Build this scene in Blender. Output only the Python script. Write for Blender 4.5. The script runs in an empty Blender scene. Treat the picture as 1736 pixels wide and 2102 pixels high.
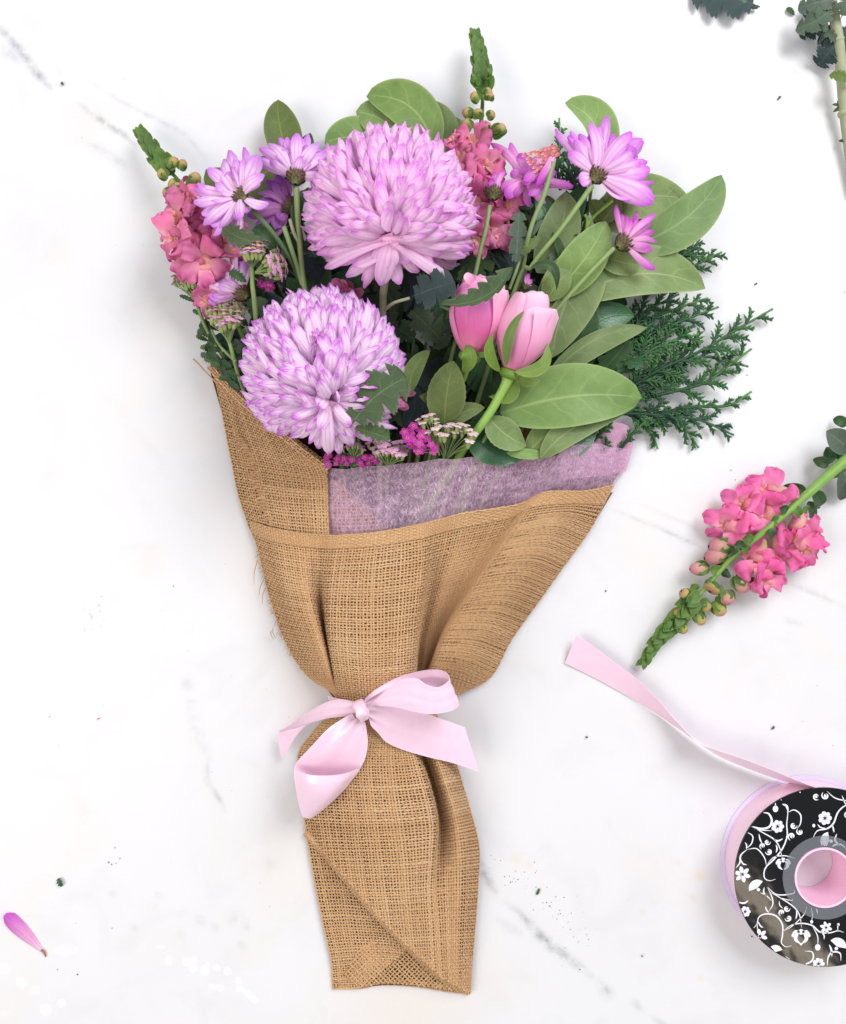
import bpy, math, random
import numpy as np
from mathutils import Vector, Matrix

random.seed(7)
rng = np.random.default_rng(7)
SC = bpy.context.scene
COL = SC.collection
S = 0.0003            # metres per modelling unit
H = 1767.0            # camera height above the table, same unit (0.53 m)
CU, CV = 868.0, 1051.0

# ------------------------------------------------------------------ camera
cam_d = bpy.data.cameras.new("camera")
cam_d.sensor_fit = 'VERTICAL'
cam_d.angle = 2 * math.atan(1051.0 / H)
cam_d.clip_start = 0.01
cam_d.clip_end = 20
cam = bpy.data.objects.new("camera", cam_d)
cam.location = (0, 0, H * S)
COL.objects.link(cam)
SC.camera = cam

# ------------------------------------------------------------------ light: room light, window light and an added reflection strip
world = bpy.data.worlds.new("World")
SC.world = world
world.use_nodes = True
bg = world.node_tree.nodes["Background"]
bg.inputs[0].default_value = (0.965, 0.98, 1.0, 1)
bg.inputs[1].default_value = 0.54

def area(name, loc, target, size, energy, col, size_y=None):
    d = bpy.data.lights.new(name, 'AREA')
    d.energy = energy
    d.color = col
    d.shape = 'RECTANGLE'
    d.size = size
    d.size_y = size_y or size
    o = bpy.data.objects.new(name, d)
    o.location = loc
    o.rotation_euler = (Vector(target) - Vector(loc)).to_track_quat('-Z', 'Y').to_euler()
    COL.objects.link(o)
    return o

area("window_light", (0.75, 0.85, 1.15), (0.05, 0.05, 0), 0.85, 22.5, (0.965, 0.98, 1.0))
area("room_light", (-0.95, -0.25, 1.1), (0, 0, 0), 0.85, 11.0, (1.0, 0.945, 0.885))
area("added_reflection_strip", (0.66, -0.76, 0.62), (0.22, -0.26, 0.02), 0.030, 0.75, (1.0, 0.84, 0.64), 0.8)  # added lamp, there to mirror a warm band in the spool's black card

SC.view_settings.view_transform = 'Standard'
SC.view_settings.look = 'None'
SC.view_settings.exposure = 0.0
SC.view_settings.gamma = 1.0

# ------------------------------------------------------------------ helpers: space
def P(u, v, z=0.0):
    k = (H - z) / H
    return Vector(((u - CU) * k, (CV - v) * k, z))

def PN(a):
    a = np.asarray(a, float)
    k = (H - a[..., 2]) / H
    return np.stack([(a[..., 0] - CU) * k, (CV - a[..., 1]) * k, a[..., 2]], -1)

ZR = {'R1': (258.3, 172.2, .2645), 'R2': (602.8, 172.2, .2645), 'R3': (889.8, 57.4, .2645), 'R4': (1119.4, 172.2, .2976),
      'R5': (344.4, 516.7, .2976), 'R6': (775, 488, .3307), 'R7': (1161.9, 488, .3307), 'S5': (1276.7, 832.4, .2730),
      'S8': (1391.5, 0, .1984), 'S7': (1391.5, 1550, .2186), 'S6': (1119.5, 1263, .3552), 'S3': (545.4, 1320.4, .2976),
      'T1': (321.5, 275.6, .1984), 'T2': (918.5, 275.6, .1984), 'T3': (775, 545.4, .1984), 'D': (0, 0, 1)}

def q(r, x, y):
    o = ZR[r]
    return (o[0] + o[2] * x, o[1] + o[2] * y)

def pt(r, x, y, z=0.0):
    u, v = q(r, x, y)
    return P(u, v, z)

def uvz(r, pts):
    return [(*q(r, p[0], p[1]), p[2]) for p in pts]

# ------------------------------------------------------------------ helpers: things and meshes
def tag(o, label=None, cat=None, group=None, kind=None):
    if label: o['label'] = label
    if cat: o['category'] = cat
    if group: o['group'] = group
    if kind: o['kind'] = kind
    return o

def thing(name, label, cat, base, group=None):
    o = bpy.data.objects.new(name, None)
    o.empty_display_size = 0.01
    o.location = Vector(base) * S
    COL.objects.link(o)
    return tag(o, label, cat, group)

def origin_of(root):
    r = root
    while r is not None and r.parent is not None:
        r = r.parent
    return r

class MB:
    def __init__(self):
        self.v = []; self.f = []; self.uv = []; self.m = []; self.col = None

    def add(self, verts, faces, uvs, mi=0):
        b = len(self.v)
        self.v.extend([tuple(p) for p in verts])
        self.uv.extend([tuple(p) for p in uvs])
        for f in faces:
            self.f.append(tuple(b + i for i in f)); self.m.append(mi)

    def grid(self, pts, uvs=None, mi=0, wrap=False):
        n, m = len(pts), len(pts[0])
        vs = []; us = []
        for i in range(n):
            for j in range(m):
                vs.append(pts[i][j])
                us.append(uvs[i][j] if uvs is not None else (j / max(1, m - 1), i / max(1, n - 1)))
        fs = []
        for i in range(n - 1):
            for j in range(m if wrap else m - 1):
                j2 = (j + 1) % m
                fs.append((i * m + j, i * m + j2, (i + 1) * m + j2, (i + 1) * m + j))
        self.add(vs, fs, us, mi)

    def tube(self, path, rad, n=6, mi=0, flat=1.0, cap=True, vscale=1.0):
        path = [Vector(p) for p in path]
        if not hasattr(rad, '__len__'): rad = [rad] * len(path)
        rings = []; uv = []
        L = len(path)
        for i, p in enumerate(path):
            t = (path[min(i + 1, L - 1)] - path[max(i - 1, 0)])
            if t.length < 1e-9: t = Vector((0, 1, 0))
            t.normalize()
            up = Vector((0, 0, 1)) if abs(t.z) < .95 else Vector((0, 1, 0))
            s = t.cross(up).normalized(); w = s.cross(t)
            rings.append([p + (s * math.cos(a) + w * math.sin(a) * flat) * rad[i] for a in [2 * math.pi * k / n for k in range(n)]])
            uv.append([(k / n, i / max(1, L - 1) * vscale) for k in range(n)])
        self.grid(rings, uv, mi, wrap=True)
        if cap:
            for ring in (rings[0], rings[-1]):
                self.add(ring, [tuple(range(n))], [(.5, .5)] * n, mi)

    def mesh(self, name, mats, origin=Vector((0, 0, 0)), smooth=True):
        me = bpy.data.meshes.new(name)
        o = Vector(origin)
        vv = (np.array(self.v, float) * S - np.array(o)) if self.v else np.zeros((0, 3))
        me.from_pydata(vv.tolist(), [], self.f)
        if not isinstance(mats, (list, tuple)): mats = [mats]
        for m in mats: me.materials.append(m)
        if len(mats) > 1:
            me.polygons.foreach_set('material_index', self.m)
        ul = me.uv_layers.new(name='UVMap')
        li = np.zeros(len(me.loops), int); me.loops.foreach_get('vertex_index', li)
        ul.data.foreach_set('uv', np.array(self.uv, float)[li].ravel())
        if smooth: me.polygons.foreach_set('use_smooth', [True] * len(me.polygons))
        me.update()
        return me

    def build(self, name, mats, parent=None, smooth=True):
        r = origin_of(parent)
        org = r.location if r is not None else Vector((0, 0, 0))
        o = bpy.data.objects.new(name, self.mesh(name, mats, org, smooth))
        COL.objects.link(o)
        if parent is not None: o.parent = parent
        return o

def put(name, me, M, parent):
    """a part that shares mesh data, placed by an absolute matrix (metres)"""
    o = bpy.data.objects.new(name, me)
    COL.objects.link(o)
    r = origin_of(parent)
    o.parent = parent
    o.matrix_local = Matrix.Translation(-r.location) @ M
    return o

def frame(base, tip, normal, width, zs=None):
    """matrix mapping a unit petal (x width, y length, z bulge) onto base->tip; inputs in units"""
    base = Vector(base); tip = Vector(tip)
    y = tip - base; L = y.length; y.normalize()
    z = Vector(normal); z = z - y * z.dot(y)
    if z.length < 1e-6: z = Vector((0, 0, 1)) - y * y.z
    z.normalize(); x = y.cross(z)
    zs = L if zs is None else zs
    M = Matrix(((x.x * width, y.x * L, z.x * zs, base.x), (x.y * width, y.y * L, z.y * zs, base.y), (x.z * width, y.z * L, z.z * zs, base.z), (0, 0, 0, 1)))
    Q = M.copy()
    for i in range(3):
        for j in range(4): Q[i][j] = M[i][j] * S
    return Q

# cubic interpolation
def crw(n, x):
    x = np.clip(np.asarray(x, float), 0, n - 1)
    i = np.minimum(np.floor(x).astype(int), n - 2); f = x - i
    w = [-.5 * f + f**2 - .5 * f**3, 1 - 2.5 * f**2 + 1.5 * f**3, .5 * f + 2 * f**2 - 1.5 * f**3, -.5 * f**2 + .5 * f**3]
    W = np.zeros((len(x), n)); r = np.arange(len(x))
    for k, ww in zip((-1, 0, 1, 2), w):
        j = i + k
        lo = j < 0; hi = j > n - 1; ok = ~(lo | hi)
        np.add.at(W, (r[ok], j[ok]), ww[ok])
        np.add.at(W, (r[lo], np.zeros(lo.sum(), int)), 2 * ww[lo]); np.add.at(W, (r[lo], np.ones(lo.sum(), int)), -ww[lo])
        np.add.at(W, (r[hi], np.full(hi.sum(), n - 1)), 2 * ww[hi]); np.add.at(W, (r[hi], np.full(hi.sum(), n - 2)), -ww[hi])
    return W

def spline(pts, n):
    a = np.asarray(pts, float)
    if len(a) == 2:
        t = np.linspace(0, 1, n)[:, None]
        return a[0] * (1 - t) + a[1] * t
    return crw(len(a), np.linspace(0, len(a) - 1, n)) @ a

def vpath(pts, n):
    """pts: list of (u,v,z) -> smooth list of Vectors in space"""
    return [Vector(p) for p in PN(spline(pts, n))]

def loft(ctrl, nr, nc):
    c = np.asarray(ctrl, float)
    W1 = crw(c.shape[0], np.linspace(0, c.shape[0] - 1, nr)); W2 = crw(c.shape[1], np.linspace(0, c.shape[1] - 1, nc))
    return np.einsum('ai,bj,ijk->abk', W1, W2, c)

# ------------------------------------------------------------------ helpers: node materials
def lin(r, g, b):
    f = lambda c: (c / 255 / 12.92) if c <= 10.3 else ((c / 255 + .055) / 1.055) ** 2.4
    return (f(r), f(g), f(b), 1)

class NT:
    def __init__(self, name):
        self.mat = bpy.data.materials.new(name); self.mat.use_nodes = True
        self.t = self.mat.node_tree
        self.bsdf = self.t.nodes['Principled BSDF']; self.out = self.t.nodes['Material Output']

    def n(self, typ, *ins, out=0, **attr):
        nd = self.t.nodes.new(typ)
        named = attr.pop('named', {})
        for k, v in attr.items(): setattr(nd, k, v)
        for i, v in list(enumerate(ins)) + list(named.items()):
            if v is None: continue
            if hasattr(v, 'is_linked'): self.t.links.new(v, nd.inputs[i])
            else: nd.inputs[i].default_value = v
        return nd.outputs[out]

    def m(self, op, a, b=0.0, c=None, clamp=False):
        return self.n('ShaderNodeMath', a, b, c, operation=op, use_clamp=clamp)

    def mix(self, f, a, b, mode='MIX'):
        nd = self.t.nodes.new('ShaderNodeMix'); nd.data_type = 'RGBA'; nd.blend_type = mode
        for i, v in ((0, f), (6, a), (7, b)):
            if hasattr(v, 'is_linked'): self.t.links.new(v, nd.inputs[i])
            else: nd.inputs[i].default_value = v
        return nd.outputs[2]

    def ramp(self, f, stops, interp='LINEAR'):
        nd = self.t.nodes.new('ShaderNodeValToRGB'); self.t.links.new(f, nd.inputs[0])
        e = nd.color_ramp.elements; nd.color_ramp.interpolation = interp
        while len(e) < len(stops): e.new(.5)
        for k, (p, c) in enumerate(stops):
            e[k].position = p; e[k].color = c if len(c) == 4 else (*c, 1)
        return nd.outputs[0]

    def uv(self):
        s = self.n('ShaderNodeUVMap', uv_map='UVMap')
        nd = self.t.nodes.new('ShaderNodeSeparateXYZ'); self.t.links.new(s, nd.inputs[0])
        return s, nd.outputs[0], nd.outputs[1]

    def noise(self, vec, scale, detail=3, rough=.5, dist=0.0, out=0):
        return self.n('ShaderNodeTexNoise', vec, None, scale, detail, rough, out=out, named={'Distortion': dist})

    def scale(self, vec, s):
        return self.n('ShaderNodeMapping', vec, named={'Scale': s})

    def obj(self):
        return self.n('ShaderNodeTexCoord', out=3)

    def set(self, **kw):
        al = {'col': 'Base Color', 'rough': 'Roughness', 'spec': 'Specular IOR Level', 'alpha': 'Alpha', 'normal': 'Normal', 'sheen': 'Sheen Weight',
              'ior': 'IOR', 'coat': 'Coat Weight', 'coatr': 'Coat Roughness', 'metal': 'Metallic', 'trans': 'Transmission Weight', 'aniso': 'Anisotropic',
              'sheenr': 'Sheen Roughness', 'sss': 'Subsurface Weight', 'sheent': 'Sheen Tint'}
        for k, v in kw.items():
            i = self.bsdf.inputs[al[k]]
            if hasattr(v, 'is_linked'): self.t.links.new(v, i)
            else: i.default_value = v
        return self

    def bump(self, h, strength=.3, dist=.0005):
        return self.n('ShaderNodeBump', strength, dist, None, h) if False else self._bump(h, strength, dist)

    def _bump(self, h, strength, dist):
        nd = self.t.nodes.new('ShaderNodeBump')
        nd.inputs['Strength'].default_value = strength; nd.inputs['Distance'].default_value = dist
        self.t.links.new(h, nd.inputs['Height'])
        return nd.outputs[0]

    def translucent(self, col, fac):
        tr = self.t.nodes.new('ShaderNodeBsdfTranslucent')
        if hasattr(col, 'is_linked'): self.t.links.new(col, tr.inputs[0])
        else: tr.inputs[0].default_value = col
        mx = self.t.nodes.new('ShaderNodeMixShader'); mx.inputs[0].default_value = fac
        self.t.links.new(self.bsdf.outputs[0], mx.inputs[1]); self.t.links.new(tr.outputs[0], mx.inputs[2])
        self.t.links.new(mx.outputs[0], self.out.inputs[0])

def var(t, col, v=.12, h=.012, s=.1):
    """per-object variation of colour"""
    r = t.n('ShaderNodeObjectInfo', out=5)
    w = t.n('ShaderNodeTexWhiteNoise', r, noise_dimensions='1D', out=0) if False else r
    hh = t.m('ADD', .5 - h / 2, t.m('MULTIPLY', t.m('FRACT', t.m('MULTIPLY', w, 7.31)), h))
    ss = t.m('ADD', 1 - s / 2, t.m('MULTIPLY', t.m('FRACT', t.m('MULTIPLY', w, 3.77)), s))
    vv = t.m('ADD', 1 - v / 2, t.m('MULTIPLY', w, v))
    return t.n('ShaderNodeHueSaturation', hh, ss, vv, 1.0, col)

def petal_mat(name, base, mid, tip, stripe, samt=.6, tstart=.6, transl=.3, freq=11, edge=.5, rough=.5):
    t = NT(name)
    uvv, x, y = t.uv()
    o = t.obj()
    rnd = t.n('ShaderNodeObjectInfo', out=5)
    nz = t.noise(t.n('ShaderNodeVectorMath', t.scale(uvv, (5, 1.6, 1)), t.n('ShaderNodeCombineXYZ', t.m('MULTIPLY', rnd, 31.0), t.m('MULTIPLY', rnd, 17.0)), operation='ADD'), 1.6, 4)
    yy = t.m('ADD', y, t.m('MULTIPLY', t.m('SUBTRACT', nz, .5), .35))
    c = t.ramp(yy, [(0, base), (.35, mid), (tstart, mid), (1, tip)])
    st = t.m('SINE', t.m('MULTIPLY', t.m('ADD', x, t.m('MULTIPLY', nz, .08)), freq * 6.283))
    st = t.m('MULTIPLY', t.m('POWER', t.m('MULTIPLY', t.m('ADD', st, 1.0), .5), 3.0), samt)
    st = t.m('MULTIPLY', st, t.m('ADD', .25, t.m('MULTIPLY', nz, 1.1)), clamp=True)
    c = t.mix(st, c, stripe)
    e = t.m('POWER', t.m('MULTIPLY', t.m('ABSOLUTE', t.m('SUBTRACT', x, .5)), 2.0), 5.0)
    c = t.mix(t.m('MULTIPLY', t.m('MULTIPLY', e, edge), t.m('ADD', .3, t.m('MULTIPLY', y, .7))), c, tip)
    c = var(t, c, .12, .012, .15)
    t.set(col=c, rough=rough, spec=.25, normal=t.bump(st, .25, .0003))
    t.translucent(c, transl)
    return t.mat

def leaf_mat(name, col, vein, dark, rough=.5, spec=.3, nv=7, transl=.12, veinamt=.55, speck=.4):
    t = NT(name)
    uvv, x, y = t.uv()
    ax = t.m('MULTIPLY', t.m('ABSOLUTE', t.m('SUBTRACT', x, .5)), 2.0)
    o = t.obj()
    big = t.noise(o, 70, 4); fine = t.noise(o, 900, 3)
    c = t.mix(t.m('MULTIPLY', t.m('SUBTRACT', big, .3, clamp=True), 1.3, clamp=True), col, dark)
    c = t.mix(t.m('MULTIPLY', t.m('GREATER_THAN', fine, .63), speck * .5), c, dark)
    wob = t.m('MULTIPLY', t.m('SUBTRACT', t.noise(uvv, 5, 2), .5), .12)
    ph = t.m('FRACT', t.m('MULTIPLY', t.m('ADD', t.m('SUBTRACT', y, t.m('MULTIPLY', t.m('POWER', ax, .8), .22)), wob), nv))
    side = t.m('SUBTRACT', 1.0, t.m('MULTIPLY', t.m('ABSOLUTE', t.m('SUBTRACT', ph, .5)), 11.0), clamp=True)
    side = t.m('MULTIPLY', side, t.m('SUBTRACT', 1.0, t.m('MULTIPLY', ax, .75)))
    mid = t.m('SUBTRACT', 1.0, t.m('DIVIDE', ax, t.m('ADD', .035, t.m('MULTIPLY', t.m('SUBTRACT', 1.0, y), .06))), clamp=True)
    vv = t.m('MAXIMUM', t.m('MULTIPLY', side, .45), mid)
    vo = t.n('ShaderNodeTexVoronoi', t.n('ShaderNodeVectorMath', t.scale(uvv, (12, 26, 1)), t.noise(uvv, 9, 3, out=1), operation='ADD'), named={'Scale': 1.0}, feature='DISTANCE_TO_EDGE')
    net = t.m('SUBTRACT', 1.0, t.m('MULTIPLY', vo, 16.0), clamp=True)
    c = t.mix(t.m('MULTIPLY', net, .16), c, dark)
    rnd = t.n('ShaderNodeObjectInfo', out=5)
    tone = t.noise(t.n('ShaderNodeVectorMath', t.scale(uvv, (1.2, 2.2, 1)), t.n('ShaderNodeCombineXYZ', t.m('MULTIPLY', rnd, 23.0), t.m('MULTIPLY', rnd, 11.0)), operation='ADD'), 1.5, 3)
    c = t.mix(t.m('MULTIPLY', t.m('SUBTRACT', tone, .48, clamp=True), 2.0, clamp=True), c, dark)
    blem = t.noise(t.n('ShaderNodeVectorMath', o, t.n('ShaderNodeCombineXYZ', rnd, rnd), operation='ADD'), 210, 3, .6)
    c = t.mix(t.m('MULTIPLY', t.m('GREATER_THAN', blem, .70), .35), c, lin(120, 88, 52))
    edge = t.m('POWER', ax, 14.0)
    c = t.mix(t.m('MULTIPLY', edge, .5), c, vein)
    c = t.mix(t.m('MULTIPLY', vv, veinamt), c, vein)
    c = var(t, c, .34, .025, .2)
    t.set(col=c, rough=rough, spec=spec, normal=t.bump(t.m('ADD', t.m('MULTIPLY', vv, .8), t.m('ADD', t.m('MULTIPLY', fine, .3), t.m('MULTIPLY', net, -.22))), .35, .0004))
    if transl: t.translucent(c, transl)
    return t.mat

def simple_mat(name, col, col2=None, rough=.5, spec=.3, scale=120, bump=.2, varv=.1, transl=0, streak=None, **kw):
    t = NT(name)
    o = t.obj() if streak is None else t.scale(t.uv()[0], streak)
    nz = t.noise(o, scale, 4)
    c = t.mix(nz, col, col2 or col)
    if varv: c = var(t, c, varv)
    t.set(col=c, rough=rough, spec=spec, normal=t.bump(nz, bump, .0004), **kw)
    if transl: t.translucent(c, transl)
    return t.mat

def grad_mat(name, stops, rough=.5, spec=.3, scale=150, amt=.25, transl=0, varv=.14, veins=0):
    """colour along the v coordinate"""
    t = NT(name)
    uvv, x, y = t.uv()
    nz = t.noise(t.obj(), scale, 4)
    c = t.ramp(t.m('ADD', y, t.m('MULTIPLY', t.m('SUBTRACT', nz, .5), amt)), stops)
    vn = t.noise(t.scale(uvv, (24, 2.6, 1)), 1.0, 4, .6, .6)
    if veins:
        c = t.mix(t.m('MULTIPLY', t.m('SUBTRACT', vn, .52, clamp=True), veins * 3.0, clamp=True), c, t.n('ShaderNodeHueSaturation', .5, 1.25, .82, 1.0, c))
        rim = t.m('MULTIPLY', t.m('POWER', y, 22.0), t.m('ADD', .15, nz))
        c = t.mix(t.m('MULTIPLY', rim, .55, clamp=True), c, lin(255, 228, 232))
    c = var(t, c, varv)
    t.set(col=c, rough=rough, spec=spec, normal=t.bump(t.m('ADD', nz, t.m('MULTIPLY', vn, veins)), .25, .0006))
    if transl: t.translucent(c, transl)
    return t.mat
# ------------------------------------------------------------------ marble tabletop
def build_table():
    us = np.concatenate([np.arange(-3900, -30, 215.), np.arange(-30, 1770, 6.), np.arange(1770, 5800, 215.)])
    vs = np.concatenate([np.arange(-3900, -30, 215.), np.arange(-30, 2136, 6.), np.arange(2136, 6000, 215.)])
    U, V = np.meshgrid(us, vs)
    nr, nc = U.shape
    pts = PN(np.stack([U, V, np.zeros_like(U)], -1)) * S
    vein = np.zeros_like(U); spot = np.zeros_like(U); warm = np.zeros_like(U)
    def stroke(dst, poly, amt, wide, soft=1.0):
        p = spline([(a, b, 0) for a, b in poly], 40)[:, :2]
        for k in range(len(p) - 1):
            a, b = p[k], p[k + 1]; f = k / (len(p) - 1)
            taper = (math.sin(math.pi * min(1, max(0.02, f))) ** .6)
            d = b - a; L2 = (d**2).sum() + 1e-9
            tt = np.clip(((U - a[0]) * d[0] + (V - a[1]) * d[1]) / L2, 0, 1)
            dist = np.hypot(U - a[0] - tt * d[0], V - a[1] - tt * d[1])
            np.maximum(dst, amt * taper * np.exp(-(dist / (wide * (.5 + taper * .5)))**2 * soft), out=dst)
    R1 = lambda *a: [(x * .5761 / 1.0 * .574 * 1.0 if False else x * .3307, y * .3307) for x, y in a]
    z1 = R1
    stroke(vein, z1((-60, 110), (40, 220), (120, 310), (180, 390), (260, 490), (330, 560)), 1.0, 9)
    stroke(vein, z1((-20, 270), (80, 350), (160, 400)), .35, 14)
    stroke(vein, z1((480, 640), (580, 710), (660, 770), (760, 830), (850, 910)), .85, 7)
    stroke(vein, z1((545, 885), (620, 920), (700, 980), (820, 1050)), .42, 9)
    stroke(vein, z1((430, 430), (560, 510), (720, 610), (860, 690), (1000, 755), (1150, 840), (1230, 930), (1290, 1010)), .38, 5)
    stroke(vein, z1((345, 395), (385, 475)), .4, 4)
    stroke(vein, z1((720, 490), (800, 483)), .3, 3)
    z2 = lambda *a: [(918.4 + x * .3306, 1664.6 + y * .3306) for x, y in a]
    stroke(vein, z2((180, 290), (230, 390), (300, 510)), .9, 10)
    stroke(vein, z2((360, 570), (480, 660), (580, 780), (700, 880), (800, 950), (900, 1030)), .95, 10)
    stroke(vein, z2((940, 1050), (990, 1120), (1020, 1140)), .6, 11)
    stroke(vein, z2((1150, 1170), (1210, 1240)), .5, 8)
    stroke(vein, z2((1250, 1270), (1340, 1330), (1420, 1380)), .4, 7)
    stroke(vein, z2((290, 660), (380, 720), (470, 770)), .3, 9)
    stroke(vein, [(1240, 1040), (1330, 1075), (1400, 1105), (1445, 1125)], .6, 4)
    stroke(vein, [(1290, 1025), (1420, 1080), (1440, 1090)], .25, 5)
    stroke(vein, [(1590, 1180), (1640, 1205), (1690, 1225), (1740, 1250)], .5, 5)
    stroke(vein, [(1600, 1270), (1650, 1282)], .35, 6)
    stroke(vein, [(530 * .632, 930 * .632 + 1033), (560 * .632 + 200, 1700)], .0, 5)
    stroke(vein, [(430, 1545), (425, 1600), (450, 1640), (465, 1670)], .6, 6)
    stroke(vein, [(380, 1415), (405, 1500), (430, 1560)], .22, 14)
    stroke(vein, [(1620, 340), (1660, 280), (1690, 235)], .22, 8)
    for (a, b, c, r) in ((385, 1405, .35, 12), (395, 1440, .3, 9), (820 * .397, 435 * .397 + 1664, .3, 8), (480, 1885, .3, 14), (505, 1900, .35, 11), (410, 1890, .4, 11), (440, 1905, .3, 9),
                         (370, 1918, .3, 9), (495, 1940, .35, 9), (560, 1770, .25, 20), (230, 1835, .3, 8), (275, 1905, .3, 8), (615, 1600, .2, 30), (250, 800, .0, 3)):
        vein = np.maximum(vein, c * np.exp(-((U - a)**2 + (V - b)**2) / r**2))
    wsp = [(345, 1972, 9, 11), (382, 1974, 10, 11), (398, 1970, 6, 9), (396, 1988, 8, 10), (420, 1993, 10, 11), (426, 1982, 6, 8), (445, 1987, 9, 8), (466, 1993, 9, 11), (436, 2025, 10, 8),
           (452, 2028, 10, 8), (488, 2013, 7, 9), (492, 2030, 9, 8), (509, 2040, 7, 9), (522, 2052, 9, 8), (94, 2073, 13, 13), (126, 2059, 9, 11), (44, 2017, 12, 12), (8, 1988, 14, 16), (12, 2080, 18, 10), (70, 2035, 18, 12), (135, 1950, 30, 16), (330, 1945, 12, 5)]
    for a, b, r1, r2 in wsp:
        d = ((U - a) / r1)**2 + ((V - b) / r2)**2
        spot = np.maximum(spot, (1.0 if r1 < 13.5 else .55) * np.clip(1.5 - d, 0, 1))
    for a, b, c, r in ((600, 1150, .3, 130), (1100, 1870, .0, 100), (1435, 1797, 1.0, 9), (1422, 1843, .7, 6), (1392, 1770, .7, 5), (1320, 1872, .6, 6), (1438, 2007, .6, 6), (1060, 1765, .5, 10), (1085, 1775, .5, 8),
                       (330, 880, .0, 10), (820, 2080, .35, 160), (640, 1750, .25, 120), (300, 1160, .25, 40), (540, 1100, .25, 60), (180, 260, .2, 60), (620, 1400, .2, 80)):
        warm = np.maximum(warm, c * np.exp(-((U - a)**2 + (V - b)**2) / r**2))
    me = bpy.data.meshes.new('marble_tabletop')
    idx = np.arange(nr * nc).reshape(nr, nc)
    quads = np.stack([idx[:-1, :-1], idx[1:, :-1], idx[1:, 1:], idx[:-1, 1:]], -1).reshape(-1, 4)
    top = pts.reshape(-1, 3)
    # slab edge and underside, 20 mm thick
    rim = np.concatenate([idx[0, :], idx[1:, -1], idx[-1, -2::-1], idx[-2:0:-1, 0]])
    low = top[rim] - np.array([0, 0, .02]); n0 = len(top)
    verts = np.concatenate([top, low]); m = len(rim)
    faces = quads.tolist() + [[int(rim[i]), int(rim[(i + 1) % m]), n0 + (i + 1) % m, n0 + i] for i in range(m)] + [[n0 + i for i in range(m)]]
    me.from_pydata(verts.tolist(), [], faces)
    a = me.color_attributes.new('marks', 'FLOAT_COLOR', 'POINT')
    data = np.zeros((len(verts), 4), 'f'); data[:n0, 0] = vein.ravel(); data[:n0, 1] = spot.ravel(); data[:n0, 2] = warm.ravel(); data[:, 3] = 1
    a.data.foreach_set('color', data.ravel())
    t = NT('white_marble')
    mk = t.t.nodes.new('ShaderNodeVertexColor'); mk.layer_name = 'marks'
    sp = t.t.nodes.new('ShaderNodeSeparateColor'); t.t.links.new(mk.outputs[0], sp.inputs[0])
    o = t.obj()
    n1 = t.noise(o, 5, 5, .6); n2 = t.noise(o, 140, 5, .65); n3 = t.noise(o, 26, 6, .6, .6); n4 = t.noise(o, 420, 3, .6)
    c = t.mix(t.m('MULTIPLY', t.m('SUBTRACT', n1, .35, clamp=True), 1.4, clamp=True), lin(221, 221, 225), lin(211, 209, 211))
    c = t.mix(t.m('MULTIPLY', t.m('SUBTRACT', n3, .52, clamp=True), 1.2, clamp=True), c, lin(196, 195, 197))
    grain = t.m('MULTIPLY', t.m('SUBTRACT', n2, .3, clamp=True), 2.2)
    c = t.mix(t.m('MULTIPLY', t.m('MULTIPLY', sp.outputs[0], grain), .95, clamp=True), c, lin(116, 120, 128))
    c = t.mix(t.m('MULTIPLY', t.m('MULTIPLY', sp.outputs[2], t.m('ADD', .4, n2)), .7, clamp=True), c, lin(222, 196, 160))
    c = t.mix(t.m('MULTIPLY', t.m('SMOOTH_MIN', t.m('MULTIPLY', t.m('SUBTRACT', t.m('MULTIPLY', sp.outputs[1], t.m('ADD', n2, .45)), .34, clamp=True), 2.4), 1.0, .2), .45), c, lin(234, 235, 238))
    c = t.mix(t.m('MULTIPLY', t.m('GREATER_THAN', n4, .735), .35), c, lin(150, 150, 155))
    mot = t.noise(o, 11, 5, .65, 1.0)
    c = t.mix(t.m('MULTIPLY', t.m('SUBTRACT', mot, .5, clamp=True), 1.5, clamp=True), c, lin(222, 213, 205))
    t.set(col=c, rough=t.m('ADD', .34, t.m('MULTIPLY', n2, .12)), spec=.3)
    me.materials.append(t.mat)
    ob = bpy.data.objects.new('marble_tabletop', me); COL.objects.link(ob)
    tag(ob, 'white marble tabletop with grey veins and pale water spots', None, None, 'structure')
build_table()

# ------------------------------------------------------------------ woven cloth out of real threads
def in_poly(u, v, poly):
    r = np.zeros(u.shape, bool); n = len(poly); j = n - 1
    for i in range(n):
        (xi, yi), (xj, yj) = poly[i], poly[j]
        c = ((yi > v) != (yj > v)) & (u < (xj - xi) * (v - yi) / (yj - yi + 1e-12) + xi)
        r ^= c; j = i
    return r

def slub(n, m):
    a = np.clip(rng.normal(1, .10, (n, m)), .75, 1.3)
    for k in range(max(1, n * m // 500)):
        i = rng.integers(0, n); j = rng.integers(0, m); L = rng.integers(4, 16); f = rng.uniform(1.25, 1.7)
        a[i, max(0, j - L):j + L] *= np.hanning(min(m, j + L) - max(0, j - L) + 2)[1:-1] * (f - 1) + 1
    return a

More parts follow.
